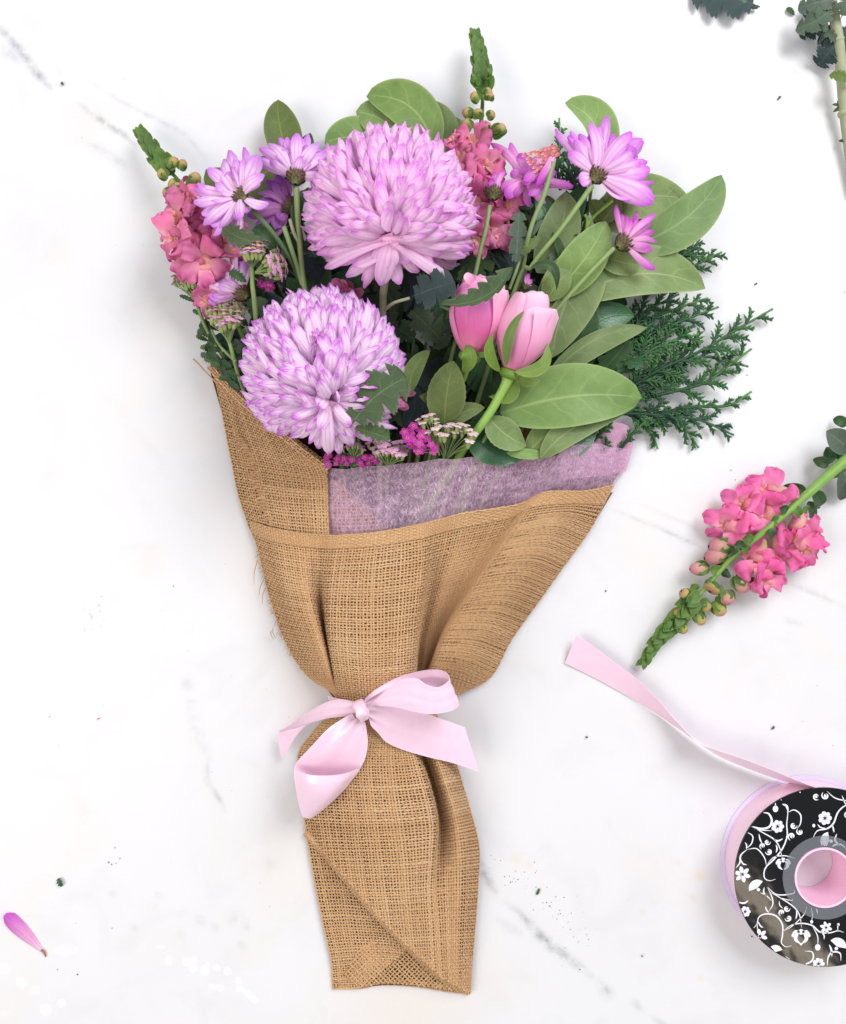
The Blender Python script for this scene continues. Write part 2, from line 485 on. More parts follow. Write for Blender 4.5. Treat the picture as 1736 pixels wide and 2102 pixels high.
class Weave:
    def __init__(self): self.V = []; self.Q = []; self.T = []; self.n = 0

    def strip(self, pts, side, nor, keep, rw, rt, tint):
        """many threads at once: pts (threads, samples, 3)"""
        nt, ns = pts.shape[:2]
        ring = np.stack([pts + side * rw[..., None], pts + nor * rt, pts - side * rw[..., None], pts - nor * rt], 2)   # nt,ns,4,3
        idx = (np.arange(nt * ns * 4).reshape(nt, ns, 4)) + self.n
        ok = keep[:, :-1] & keep[:, 1:]
        qs = []
        for k in range(4):
            k2 = (k + 1) % 4
            f = np.stack([idx[:, :-1, k], idx[:, :-1, k2], idx[:, 1:, k2], idx[:, 1:, k]], -1)
            qs.append(f[ok])
        self.V.append(ring.reshape(-1, 3)); self.Q.append(np.concatenate(qs)); self.T.append(np.repeat(tint, ns * 4)); self.n += nt * ns * 4

    def cloth(self, ctrl, cs, rs, rw=1.98, rt=1.05, amp=1.25, keep=None, jit=.15, dense=None, start=None, thin=None):
        c = np.asarray(ctrl, float)
        cs = np.asarray(cs, float); rs = np.asarray(rs, float)
        cs = cs + np.r_[0, rng.normal(0, .07, len(cs) - 2) * np.diff(cs)[1:], 0]
        rs = rs + np.r_[0, rng.normal(0, .06, len(rs) - 2) * np.diff(rs)[1:], 0]
        mid = lambda a: np.sort(np.concatenate([a, (a[1:] + a[:-1]) / 2]))
        c2, r2 = mid(cs), mid(rs)
        F = np.einsum('ai,bj,ijk->abk', crw(c.shape[0], r2), crw(c.shape[1], c2), c)
        ok = np.ones(F.shape[:2], bool) if keep is None else keep(F[..., 0], F[..., 1])
        X = PN(F)
        tr = np.gradient(X, axis=0); tc = np.gradient(X, axis=1)
        nrm = lambda a: a / (np.linalg.norm(a, axis=-1, keepdims=True) + 1e-9)
        tr = nrm(tr); tc = nrm(tc)
        N = nrm(np.cross(tr, tc)); N = np.where((N[..., 2:3] < 0), -N, N)
        nc, nr = len(cs), len(rs)
        ii, jj = np.meshgrid(np.arange(nr), np.arange(nc), indexing='ij')
        sg = np.where((ii + jj) % 2 == 0, 1., -1.)
        offw = np.zeros((2 * nr - 1, nc)); offw[::2] = sg
        wob = rng.normal(0, .35, (2 * nr - 1, nc, 1))
        Pw = X[:, ::2] + N[:, ::2] * (offw * amp)[..., None] + tc[:, ::2] * wob
        wid = np.clip(rng.normal(1, jit, nc), .6, 1.7)[:, None] * slub(nc, 2 * nr - 1) * rw
        if thin is not None: wid = wid * np.where(cs > thin, .74, 1)[:, None]
        t0 = np.clip(rng.normal(.5, .12, nc), 0, 1)
        tp = lambda a: np.swapaxes(a, 0, 1)
        if start is not None:      # short extra weft threads only, each beginning at its own column
            ok = ok & (c2[None] > np.repeat(start, 2)[:len(r2), None])
        else: self.strip(tp(Pw), tp(tc[:, ::2]), tp(N[:, ::2]), tp(ok[:, ::2]), wid, rt, t0)
        offf = np.zeros((nr, 2 * nc - 1)); offf[:, ::2] = -sg
        wob = rng.normal(0, .35, (nr, 2 * nc - 1, 1))
        Pf = X[::2] + N[::2] * (offf * amp)[..., None] + tr[::2] * wob
        wid = np.clip(rng.normal(1, jit, nr), .6, 1.7)[:, None] * slub(nr, 2 * nc - 1) * rw
        if dense is not None: wid = wid * dense(rs)[:, None]
        self.strip(Pf, tr[::2], N[::2], ok[::2], wid, rt, np.clip(rng.normal(.5, .12, nr), 0, 1))

    def yarn(self, path, r, tint):
        p = np.array(path); t = np.gradient(p, axis=0); t /= np.linalg.norm(t, axis=-1, keepdims=True) + 1e-9
        s = np.cross(t, [0, 0, 1.]); s /= np.linalg.norm(s, axis=-1, keepdims=True) + 1e-9
        n = np.cross(s, t)
        rw = np.linspace(r, r * .5, len(p))[None]
        self.strip(p[None], s[None], n[None], np.ones((1, len(p)), bool), rw, r * .8, np.array([tint]))

    def build(self, name, mat, root):
        V = np.concatenate(self.V); Q = np.concatenate(self.Q); T = np.concatenate(self.T)
        used = np.unique(Q); re = np.zeros(len(V), int); re[used] = np.arange(len(used))
        V = V[used] * S - np.array(root.location); Q = re[Q]; T = T[used]
        me = bpy.data.meshes.new(name)
        me.vertices.add(len(V)); me.vertices.foreach_set('co', V.ravel())
        me.loops.add(Q.size); me.loops.foreach_set('vertex_index', Q.ravel().astype('i'))
        me.polygons.add(len(Q)); me.polygons.foreach_set('loop_start', (np.arange(len(Q)) * 4).astype('i'))
        me.polygons.foreach_set('use_smooth', np.ones(len(Q), bool))
        me.update(calc_edges=True); me.validate()
        a = me.color_attributes.new('tint', 'FLOAT_COLOR', 'POINT')
        d = np.ones((len(V), 4), 'f'); d[:, :3] = T[:, None]
        a.data.foreach_set('color', d.ravel())
        me.materials.append(mat)
        o = bpy.data.objects.new(name, me); COL.objects.link(o); o.parent = root
        return o

def burlap_mat():
    t = NT('jute_burlap')
    a = t.t.nodes.new('ShaderNodeVertexColor'); a.layer_name = 'tint'
    o = t.obj()
    n1 = t.noise(o, 30, 4); n2 = t.noise(o, 1400, 4, .7)
    f = t.m('ADD', t.m('MULTIPLY', a.outputs[0], .55), t.m('MULTIPLY', n1, .45))
    c = t.ramp(f, [(.15, lin(194, 150, 108)), (.5, lin(222, 180, 134)), (.85, lin(241, 209, 168))])
    c = t.mix(t.m('MULTIPLY', t.m('SUBTRACT', n2, .45, clamp=True), 1.6, clamp=True), c, lin(182, 136, 92))
    t.set(col=c, rough=.88, spec=.12, sheen=.1, normal=t.bump(n2, .5, .0004))
    t.translucent(c, .15)
    return t.mat
M_BURLAP = burlap_mat()

def thread_params(ctrl_row, pitch):
    """column parameters of threads spaced evenly along a control row"""
    p = PN(spline(ctrl_row, 400)); p[:, 2] *= .42; d = np.r_[0, np.cumsum(np.linalg.norm(np.diff(p, axis=0), axis=1))]
    n = max(3, int(d[-1] / pitch))
    return np.interp(np.linspace(0, d[-1], n), d, np.linspace(0, len(ctrl_row) - 1, 400))

wrap = thing('burlap_wrap', 'golden brown woven burlap wrap rolled around the flower stems', 'bouquet wrap', P(770, 1480, 0))
PITCH = 6.0
def rowz(us, vs, zs): return [(u, v, z) for u, v, z in zip(us, vs, zs)]

UP = [
 rowz([512, 560, 620, 660, 700, 780, 860, 905, 950, 1060, 1120, 1200, 1258], [1069, 1085, 1095, 1099, 1099, 1092, 1077, 1066, 1054, 1036, 1010, 1008, 996], [18, 66, 92, 100, 108, 122, 122, 110, 122, 112, 126, 84, 16]),
 rowz([530, 570, 625, 656, 690, 772, 862, 894, 934, 1022, 1068, 1150, 1212], [1130, 1146, 1156, 1159, 1160, 1156, 1142, 1132, 1122, 1100, 1078, 1066, 1085], [15, 72, 94, 80, 108, 132, 122, 84, 88, 84, 128, 96, 14]),
 rowz([546, 582, 632, 655, 683, 768, 858, 882, 913, 980, 1018, 1100, 1160], [1190, 1206, 1216, 1219, 1220, 1220, 1208, 1198, 1188, 1166, 1146, 1136, 1158], [14, 76, 98, 66, 112, 138, 122, 60, 66, 60, 126, 98, 14]),
 rowz([564, 602, 648, 663, 681, 768, 852, 868, 893, 938, 966, 1044, 1106], [1258, 1270, 1278, 1281, 1283, 1286, 1274, 1264, 1255, 1236, 1222, 1214, 1234], [13, 76, 98, 44, 112, 140, 118, 40, 46, 40, 124, 100, 14]),
 rowz([590, 630, 666, 675, 685, 768, 848, 858, 876, 904, 922, 992, 1050], [1326, 1332, 1336, 1338, 1340, 1346, 1336, 1326, 1318, 1302, 1292, 1292, 1312], [12, 72, 96, 36, 112, 138, 114, 26, 30, 26, 120, 98, 14]),
 rowz([630, 656, 680, 685, 693, 769, 846, 852, 866, 882, 894, 950, 1008], [1386, 1386, 1386, 1387, 1390, 1398, 1392, 1384, 1378, 1364, 1358, 1364, 1388], [11, 64, 88, 36, 106, 130, 106, 20, 24, 20, 110, 92, 14]),
 rowz([688, 691, 694, 697, 702, 770, 838, 844, 850, 858, 868, 900, 944], [1428, 1430, 1432, 1434, 1436, 1442, 1438, 1434, 1430, 1422, 1420, 1418, 1424], [22, 40, 60, 44, 88, 104, 86, 50, 48, 46, 84, 66, 18]),
 rowz([686, 692, 698, 702, 708, 770, 832, 838, 844, 850, 858, 872, 892], [1462, 1464, 1466, 1468, 1470, 1474, 1472, 1470, 1468, 1466, 1464, 1462, 1460], [20, 40, 58, 50, 78, 94, 80, 54, 50, 48, 66, 56, 16]),
]
LO = [
 rowz([690, 706, 735, 770, 805, 832, 842, 862, 890], [1452, 1456, 1460, 1462, 1462, 1460, 1458, 1456, 1452], [18, 52, 82, 94, 86, 70, 54, 62, 18]),
 rowz([640, 668, 710, 758, 808, 842, 853, 876, 908], [1506, 1506, 1508, 1510, 1510, 1508, 1504, 1502, 1498], [14, 50, 84, 98, 90, 78, 36, 70, 16]),
 rowz([612, 648, 700, 752, 808, 856, 868, 894, 928], [1552, 1554, 1558, 1560, 1560, 1556, 1552, 1548, 1544], [12, 50, 82, 98, 92, 84, 14, 74, 15]),
 rowz([620, 654, 704, 757, 815, 876, 890, 916, 948], [1622, 1624, 1626, 1628, 1628, 1622, 1618, 1612, 1606], [12, 46, 78, 96, 94, 88, 8, 74, 14]),
 rowz([632, 664, 712, 766, 826, 890, 903, 935, 966], [1692, 1694, 1696, 1696, 1694, 1688, 1684, 1676, 1668], [12, 44, 70, 90, 90, 84, 14, 72, 14]),
 rowz([644, 674, 720, 774, 834, 888, 902, 945, 983], [1764, 1764, 1764, 1764, 1762, 1756, 1752, 1746, 1740], [12, 42, 60, 82, 84, 76, 30, 68, 14]),
 rowz([656, 686, 730, 782, 838, 884, 902, 946, 981], [1836, 1834, 1832, 1832, 1830, 1826, 1822, 1818, 1814], [12, 40, 62, 72, 72, 64, 52, 58, 14]),
 rowz([668, 698, 742, 792, 844, 888, 906, 944, 976], [1906, 1904, 1902, 1900, 1898, 1896, 1894, 1892, 1890], [12, 38, 56, 64, 64, 58, 52, 50, 13]),
 rowz([680, 710, 754, 802, 852, 892, 910, 942, 970], [1976, 1974, 1972, 1972, 1972, 1970, 1968, 1966, 1964], [12, 34, 48, 54, 54, 50, 46, 40, 12]),
 rowz([690, 720, 764, 812, 862, 898, 914, 942, 965], [2046, 2044, 2044, 2044, 2044, 2042, 2042, 2040, 2038], [8, 26, 36, 40, 40, 38, 34, 26, 10]),
]
def diag(u):     # lower edge of the wrapped-over front layer
    return np.interp(u, [600, 640, 700, 770, 850, 905, 962, 1000], [1690, 1722, 1794, 1876, 1956, 2008, 2038, 2044])

LOW_FLAP = [
 rowz([622, 670, 740, 800, 860], [1660, 1668, 1680, 1690, 1700], [10, 26, 44, 52, 54]),
 rowz([634, 690, 760, 825, 890], [1740, 1742, 1752, 1760, 1770], [10, 30, 48, 56, 60]),
 rowz([648, 704, 774, 840, 900], [1820, 1820, 1828, 1836, 1846], [9, 29, 46, 54, 56]),
 rowz([664, 716, 786, 850, 910], [1900, 1898, 1902, 1910, 1920], [9, 25, 36, 40, 40]),
 rowz([680, 728, 796, 860, 920], [1972, 1968, 1968, 1974, 1982], [8, 20, 28, 30, 30]),
 rowz([684, 735, 800, 866, 930], [2030, 2027, 2022, 2026, 2036], [4, 10, 14, 16, 16]),
]
flap_poly = [(600, 1640), (860, 1640), (860, 1930), (832, 1954), (800, 1980), (765, 2010), (738, 2029), (600, 2050)]
BASE = [rowz([700, 760, 820, 880, 960], [1900, 1900, 1900, 1900, 1900], [8, 20, 22, 20, 8]),
        rowz([690, 760, 820, 880, 968], [1970, 1970, 1970, 1972, 1976], [6, 14, 17, 16, 6]),
        rowz([682, 740, 780, 850, 964], [2029, 2027, 2019, 2024, 2039], [3, 5, 6, 7, 4])]

def sub(rows, dz): return [[(u, v, z + dz) for u, v, z in r] for r in rows]

w = Weave()
cs = thread_params(UP[0], PITCH)
lenv = 425 / PITCH
hem = np.r_[np.linspace(0, .5, 10), np.linspace(.5, 7, int(lenv))[1:]]
w.cloth(UP, cs, hem, dense=lambda r: np.where(r < .5, 1.1, 1.0), thin=9.2)
_rr = hem[12:-9]; _rr = (_rr[:-1] + _rr[1:]) / 2
w.cloth(sub(UP, .3), cs, _rr, rw=1.25, start=rng.uniform(9.3, 10.9, len(_rr)))
# double selvedge threads on the hem
w.cloth(sub([UP[0], [tuple((np.array(a) + np.array(b)) / 2) for a, b in zip(UP[0], UP[1])]], 2.2), np.linspace(0, 12, len(cs) * 1), np.linspace(0.02, .82, 9), rw=2.5, amp=1.6)
w.cloth(LO, thread_params(LO[5], PITCH), np.linspace(0, 9, int(600 / PITCH)), keep=lambda u, v: v < diag(u))
# the rolled fold along the diagonal
dl = np.linspace(628, 962, 12)
w.cloth([[(u + 3, float(diag(u)) - 7, z) for u, z in zip(dl, np.interp(dl, [628, 700, 800, 962], [12, 46, 60, 10]))],
         [(u - 1, float(diag(u)) - 1, z) for u, z in zip(dl, np.interp(dl, [628, 700, 800, 962], [13, 46, 58, 12]))],
         [(u - 4, float(diag(u)) + 3, z) for u, z in zip(dl, np.interp(dl, [628, 700, 800, 962], [8, 38, 48, 6]))]],
        np.linspace(0, 11, 80), np.linspace(0, 2, 6), rw=2.0)
front_panel = w.build('front_panel', M_BURLAP, wrap)

w = Weave()
w.cloth(LOW_FLAP, thread_params(LOW_FLAP[1], PITCH), np.linspace(0, 5, int(370 / PITCH)), keep=lambda u, v: in_poly(u, v, flap_poly) & (v > diag(u) - 60))
w.build('lower_flap', M_BURLAP, wrap)
w = Weave()
# the layer seen in the little triangle: threads run on the bias
cc = []
for a in np.linspace(0, 1, 4):
    cc.append([(670 + 360 * a * .5 + 360 * b * .5, 1960 + 180 * b - 180 * a, float(np.interp(1960 + 180 * b - 180 * a, [1960, 2040], [27, 8]))) for b in np.linspace(0, 1, 4)])
tri = [(690, 2029), (740, 2027), (782, 2019), (850, 2023), (960, 2038), (960, 1960), (850, 1870), (735, 1950)]
w.cloth(cc, np.linspace(0, 3, 38), np.linspace(0, 3, 38), keep=lambda u, v: in_poly(u, v, tri))
bot = [(684, 2028, 4), (740, 2027, 5), (782, 2020, 6), (850, 2023, 7), (920, 2034, 7), (963, 2038, 5)]
w.cloth([[(a, b - 9, c + 6) for a, b, c in bot], bot, [(a, b + 1, c - 4) for a, b, c in bot]], np.linspace(0, 5, 48), np.linspace(0, 2, 4))
w.build('bottom_fold', M_BURLAP, wrap)

# folded collar at the left
CO = [
 rowz([430, 450, 478, 510, 545], [742, 760, 785, 815, 850], [14, 40, 62, 76, 84]),
 rowz([447, 478, 520, 566, 612], [800, 818, 842, 872, 905], [14, 44, 72, 90, 98]),
 rowz([462, 498, 548, 602, 656], [880, 892, 908, 926, 945], [14, 46, 76, 95, 103]),
 rowz([476, 516, 572, 628, 676], [950, 958, 968, 976, 980], [14, 46, 76, 95, 101]),
 rowz([490, 530, 582, 634, 678], [1018, 1026, 1034, 1038, 1040], [13, 44, 72, 88, 96]),
 rowz([512, 548, 594, 640, 680], [1085, 1100, 1112, 1118, 1120], [10, 40, 66, 82, 90]),
]
collar_poly = [(425, 740), (440, 757), (470, 792), (500, 822), (560, 872), (620, 922), (673, 962), (675, 1130), (500, 1130), (460, 900)]
w = Weave()
w.cloth(CO, thread_params(CO[3], PITCH), np.linspace(0, 5, int(350 / PITCH)), keep=lambda u, v: in_poly(u, v, collar_poly))
w.build('collar', M_BURLAP, wrap)
fold_poly = [(470, 792), (500, 822), (560, 872), (620, 922), (673, 962), (675, 1130), (575, 1130), (552, 1075), (530, 1022), (516, 950), (487, 900), (476, 840)]
w = Weave()
w.cloth(sub(CO, 5), thread_params(CO[3], PITCH * .97) * .995, np.linspace(0.01, 5, int(352 / PITCH)), rw=2.15, keep=lambda u, v: in_poly(u, v, fold_poly))
fr = [(487, 900), (505, 930), (518, 956), (526, 990), (534, 1022), (546, 1050), (558, 1078)]
for k in range(70):
    a = spline([(x, y, 0) for x, y in fr], 71)[k]
    z = 52 + 10 * rng.random()
    L = rng.uniform(7, 20)
    w.yarn(PN(np.array([(a[0] + 10, a[1] - 2, z + 2), (a[0] - L * .4, a[1] + rng.normal(0, 2), z), (a[0] - L, a[1] + rng.normal(3, 4), z - 3)])), rng.uniform(.7, 1.4), rng.uniform(.3, 1))
# rolled upper edge
ed = [(432, 750, 22), (470, 792, 62), (500, 822, 78), (560, 872, 94), (620, 922, 104), (673, 961, 106)]
w.cloth([[(a - 6, b + 6, c) for a, b, c in ed], [(a + 1, b - 1, c + 5) for a, b, c in ed], [(a + 6, b - 6, c - 4) for a, b, c in ed]], np.linspace(0, 5, 50), np.linspace(0, 2, 5))
w.yarn(PN(spline([(396, 737, 20), (408, 748, 24), (428, 770, 30), (452, 794, 46), (470, 825, 58), (480, 870, 58), (487, 930, 56), (490, 1000, 54)], 30)), 1.7, .45)
w.build('folded_corner', M_BURLAP, wrap)
# loose fibres along the left edge and fuzz
w = Weave()
for (a, b, c, d) in ((528, 1150, 521, 1200), (541, 1190, 532, 1222), (545, 1205, 538, 1240), (560, 1290, 566, 1310), (556, 1295, 562, 1312), (640, 1050, 655, 1070), (705, 1110, 690, 1135)):
    w.yarn(PN(spline([(a, b, 30), ((a + c) / 2 - 3, (b + d) / 2, 20), (c, d, 12)], 6)), 1.0, .4)
for k in range(64):
    y = rng.uniform(1128, 1345); x = np.interp(y, [1130, 1190, 1258, 1326, 1386], [530, 546, 564, 590, 630])
    L = rng.uniform(2.5, 8) * (1.8 if rng.random() < .12 else 1)
    w.yarn(PN(np.array([(x + 3, y, 15), (x - L * .5, y + rng.normal(0, 1.5), 13), (x - L, y + rng.normal(2.5, 3), 9)])), rng.uniform(.6, 1.3), rng.uniform(.3, 1))
fe = np.asarray(UP); fl = np.asarray(LO)
for k in range(300):
    src = fe if k < 190 else fl
    W1 = crw(src.shape[0], [rng.uniform(0, src.shape[0] - 1)]); W2 = crw(src.shape[1], [rng.choice([0., src.shape[1] - 1., rng.uniform(0, src.shape[1] - 1)])])
    p = np.einsum('ai,bj,ijk->abk', W1, W2, src)[0, 0]
    if k >= 190 and p[1] > diag(p[0]): continue
    d = rng.normal(0, 3.6, 2)
    w.yarn(PN(np.array([p + (0, 0, 1), p + (d[0], d[1], 5), p + (d[0] * 2 + rng.normal(0, 2), d[1] * 1.6, 4 + rng.random() * 3)])), .26, rng.uniform(.5, 1))
w.build('loose_fibres', M_BURLAP, wrap)['kind'] = 'stuff'
# back of the wrap under the flowers
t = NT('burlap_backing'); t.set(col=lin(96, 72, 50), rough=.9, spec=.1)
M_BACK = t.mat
mb = MB()
bk = [[(430, 760, 6), (700, 735, 4), (960, 760, 4), (1180, 840, 4), (1290, 890, 6)], [(470, 900, 6), (680, 900, 4), (870, 900, 4), (1080, 900, 4), (1285, 930, 6)],
      [(520, 1085, 6), (700, 1085, 4), (880, 1060, 4), (1060, 1040, 4), (1250, 1004, 6)], [(570, 1270, 6), (680, 1290, 4), (800, 1280, 4), (940, 1250, 4), (1090, 1245, 6)], [(690, 1440, 6), (740, 1445, 4), (790, 1445, 4), (850, 1440, 4), (930, 1424, 6)]]
g = loft(bk, 20, 20); mb.grid(PN(g))
g = loft([[(u, v, z * .45) for u, v, z in r] for r in CO], 20, 14); mb.grid(PN(g))
g = loft([[(u, v, z * .5) for u, v, z in r] for r in LOW_FLAP], 20, 14); mb.grid(PN(g))
mb.build('back_panel', M_BACK, wrap)

# ------------------------------------------------------------------ pink non-woven paper
def tissue_mat(name, col, col2, amin, amax, dark=False):
    t = NT(name)
    uvv, x, y = t.uv()
    rot = lambda a, sc: t.n('ShaderNodeMapping', t.n('ShaderNodeMapping', uvv, named={'Rotation': (0, 0, a)}), named={'Scale': sc})
    n1 = t.noise(rot(.26, (150, 17, 1)), 1.0, 3, .6, .5)
    n2 = t.noise(rot(-.34, (150, 20, 1)), 1.0, 3, .6, .5)
    n3 = t.noise(rot(1.2, (110, 22, 1)), 1.0, 2, .6, .5)
    cl = t.noise(uvv, 14, 4, .65)
    k = lambda n, lo: t.m('MULTIPLY', t.m('SUBTRACT', n, lo, clamp=True), 5.5, clamp=True)
    f = t.m('MAXIMUM', t.m('MAXIMUM', k(n1, .50), k(n2, .51)), t.m('MULTIPLY', k(n3, .54), .7))
    f = t.m('ADD', t.m('MULTIPLY', f, .78), t.m('MULTIPLY', t.m('SUBTRACT', cl, .42, clamp=True), 1.3), clamp=True)
    c = t.mix(f, col2, col)
    t.set(col=c, rough=.7, spec=.2, alpha=t.m('ADD', amin, t.m('MULTIPLY', f, amax - amin)), normal=t.bump(n1, .4, .0004))
    t.translucent(c, .25)
    # alpha must act on the whole mix
    tr = t.t.nodes.new('ShaderNodeBsdfTransparent'); mx = t.t.nodes.new('ShaderNodeMixShader')
    src = t.out.inputs[0].links[0].from_socket
    al = t.bsdf.inputs['Alpha'].links[0].from_socket
    t.t.links.remove(t.bsdf.inputs['Alpha'].links[0]); t.bsdf.inputs['Alpha'].default_value = 1
    t.t.links.new(al, mx.inputs[0]); t.t.links.new(tr.outputs[0], mx.inputs[1]); t.t.links.new(src, mx.inputs[2])
    t.t.links.new(mx.outputs[0], t.out.inputs[0])
    return t.mat
M_TISSUE = tissue_mat('pink_tissue', lin(240, 206, 230), lin(218, 176, 210), 0.34, .95)
tissue = thing('tissue_liner', 'sheer lilac pink fibrous paper liner showing above the burlap hem', 'tissue paper', P(960, 1000, 60))
TI = [
 rowz([655, 715, 790, 880, 945, 1000, 1070, 1130, 1152, 1172, 1205, 1250, 1293], [958, 962, 954, 946, 940, 934, 938, 937, 926, 914, 911, 916, 922], [92, 112, 122, 128, 128, 130, 122, 120, 126, 126, 112, 76, 22]),
 rowz([660, 715, 788, 876, 938, 990, 1056, 1108, 1134, 1160, 1196, 1242, 1286], [1005, 1008, 1004, 998, 992, 984, 980, 976, 962, 954, 950, 952, 952], [88, 108, 116, 120, 118, 118, 108, 106, 116, 118, 102, 66, 18]),
 rowz([664, 715, 784, 868, 928, 975, 1036, 1085, 1112, 1142, 1182, 1228, 1268], [1060, 1062, 1058, 1050, 1044, 1034, 1024, 1014, 1000, 994, 990, 988, 986], [86, 100, 108, 110, 106, 104, 96, 94, 106, 110, 92, 58, 14]),
 rowz([670, 715, 778, 860, 915, 955, 1008, 1050, 1078, 1110, 1155, 1196, 1232], [1130, 1132, 1128, 1118, 1110, 1096, 1080, 1066, 1052, 1044, 1040, 1040, 1044], [74, 86, 94, 94, 84, 80, 74, 76, 90, 96, 74, 50, 12]),
]
g = loft(TI, 40, 100); mb = MB()
jj = np.linspace(0, 1, 100)[None]; ii = np.linspace(0, 1, 40)[:, None]
g[..., 2] += 2.6 * np.sin(jj * 31 + ii * 3) * np.sin(jj * 12.3 + 1) + 1.6 * np.sin(jj * 57 + 2 - ii * 4)
g[..., 1] += (1 - ii) ** 3 * (1.6 * np.sin(jj * 41) + 1.1 * np.sin(jj * 83 + 1))
A = PN(g); mb.grid(A, [[(j / 99 * 2.2, i / 39 * .7) for j in range(100)] for i in range(40)])
o = mb.build('front_sheet', M_TISSUE, tissue)
BT = [rowz([1150, 1200, 1245, 1285, 1302], [905, 890, 868, 872, 895], [50, 52, 46, 30, 18]), rowz([1150, 1205, 1250, 1284, 1298], [940, 930, 920, 915, 920], [46, 46, 40, 26, 16]), rowz([1150, 1200, 1245, 1272, 1285], [985, 980, 975, 970, 968], [38, 38, 32, 22, 13])]
g = loft(BT, 14, 18); mb = MB(); mb.grid(PN(g), [[(j / 17 * .5, i / 13 * .3) for j in range(18)] for i in range(14)])
mb.build('back_sheet', tissue_mat('pink_tissue_back', lin(238, 190, 216), lin(222, 168, 202), .9, 1.0), tissue)
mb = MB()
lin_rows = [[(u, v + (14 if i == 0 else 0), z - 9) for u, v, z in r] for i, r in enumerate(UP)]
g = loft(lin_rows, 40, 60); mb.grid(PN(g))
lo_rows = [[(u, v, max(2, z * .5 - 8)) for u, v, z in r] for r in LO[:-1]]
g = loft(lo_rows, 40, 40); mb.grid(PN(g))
t = NT('shade_brown_lining'); nz = t.noise(t.obj(), 60, 4); t.set(col=t.mix(nz, lin(106, 72, 56), lin(130, 92, 76)), rough=.8, spec=.15)  # added sheet, its brown is the shade behind the weave holes
mb.build('weave_shade_sheet', t.mat, tissue)
# the flap of burlap behind the paper at the left
w = Weave()
kp = [(668, 985), (700, 985), (760, 1050), (800, 1090), (860, 1075), (860, 1140), (668, 1140)]
w.cloth([[(u, v, z - 6) for u, v, z in r[:7]] for r in TI], np.linspace(0, 6, 34), np.linspace(0, 3, 26), keep=lambda u, v: in_poly(u, v, kp))
w.build('inner_corner', M_BURLAP, wrap)

# ------------------------------------------------------------------ satin ribbon
def satin(name, a, b, rough=.34):
    t = NT(name)
    uvv, x, y = t.uv()
    fine = t.noise(t.scale(uvv, (220, 6, 1)), 1, 2)
    big = t.noise(t.scale(uvv, (2, 5, 1)), 1.3, 2)
    c = t.mix(t.m('MULTIPLY', big, .8), a, b)
    e = t.m('GREATER_THAN', t.m('ABSOLUTE', t.m('SUBTRACT', x, .5)), .475)
    c = t.mix(t.m('MULTIPLY', e, .4), c, lin(255, 232, 246))
    t.set(col=c, rough=rough, spec=.75, aniso=.6, sheen=.3, normal=t.bump(fine, .12, .0002))
    t.translucent(c, .10)
    return t.mat
M_SATIN = satin('pink_satin', lin(253, 221, 239), lin(246, 204, 230), .24)
bow = thing('ribbon_bow', 'pale pink satin ribbon bow tied around the neck of the burlap wrap', 'ribbon bow', P(742, 1457, 90))

def ribbon(name, rows, root, mat, nr=60, nc=9, bulge=0.0, thick=.7, ruff=0.0):
    c = [uvz('S3', r) if root is bow else r for r in rows]
    g = PN(loft(c, nr, nc))
    mb = MB()
    t1 = np.gradient(g, axis=0); t2 = np.gradient(g, axis=1)
    N = np.cross(t1, t2); N /= np.linalg.norm(N, axis=-1, keepdims=True) + 1e-9
    if ruff:
        ss = np.linspace(0, 1, nr)[:, None]; xx = np.linspace(0, 1, nc)[None]
        g = g + N * (ruff * 1.5 * np.exp(-ss * 4.2) * (np.sin(xx * 17 + 1) + .6 * np.sin(xx * 29)))[..., None]
    uv = [[(j / (nc - 1), i / (nr - 1) * 3) for j in range(nc)] for i in range(nr)]
    mb.grid(g + N * thick / 2, uv); mb.grid(g - N * thick / 2, uv)
    for e in (0, nc - 1):
        mb.grid(np.stack([g[:, e] + N[:, e] * thick / 2, g[:, e] - N[:, e] * thick / 2], 1), [[uv[i][e]] * 2 for i in range(nr)])
    for e in (0, nr - 1):
        mb.grid(np.stack([g[e] + N[e] * thick / 2, g[e] - N[e] * thick / 2], 1), [[uv[e][j]] * 2 for j in range(nc)])
    return mb.build(name, mat, root)

ribbon('band', [[(428, 362, 60), (432, 392, 40)], [(470, 376, 96), (470, 404, 84)], [(530, 388, 108), (530, 425, 104)], [(610, 402, 116), (612, 448, 114)], [(680, 420, 118), (685, 480, 114)], [(800, 430, 110), (800, 490, 104)], [(960, 440, 80), (960, 490, 70)]], bow, M_SATIN, 40, 7)
ribbon('loop', [
 [(680, 392, 122), (695, 440, 118)], [(760, 323, 128), (810, 425, 118)], [(900, 245, 140), (950, 415, 116)], [(1050, 200, 152), (1100, 400, 118)],
 [(1170, 186, 158), (1210, 400, 120)], [(1236, 203, 164), (1300, 400, 126)], [(1262, 236, 172), (1334, 412, 142)], [(1254, 264, 178), (1326, 440, 160)],
 [(1190, 302, 184), (1270, 470, 172)], [(1110, 285, 186), (1150, 489, 176)], [(1040, 242, 184), (1040, 476, 172)], [(950, 248, 178), (910, 444, 160)],
 [(850, 305, 166), (800, 432, 150)], [(745, 398, 150), (745, 432, 142)], [(690, 425, 140), (700, 462, 138)]], bow, M_SATIN, 130, 14, ruff=4)
ribbon('tail', [
 [(690, 452, 140), (700, 510, 132)], [(735, 430, 142), (725, 560, 120)], [(800, 422, 140), (775, 615, 112)], [(900, 436, 134), (835, 682, 104)], [(1000, 456, 128), (960, 738, 98)],
 [(1110, 486, 118), (1110, 782, 88)], [(1240, 532, 100), (1290, 826, 72)], [(1372, 580, 82), (1470, 886, 52)]], bow, M_SATIN, 60, 12, ruff=3)
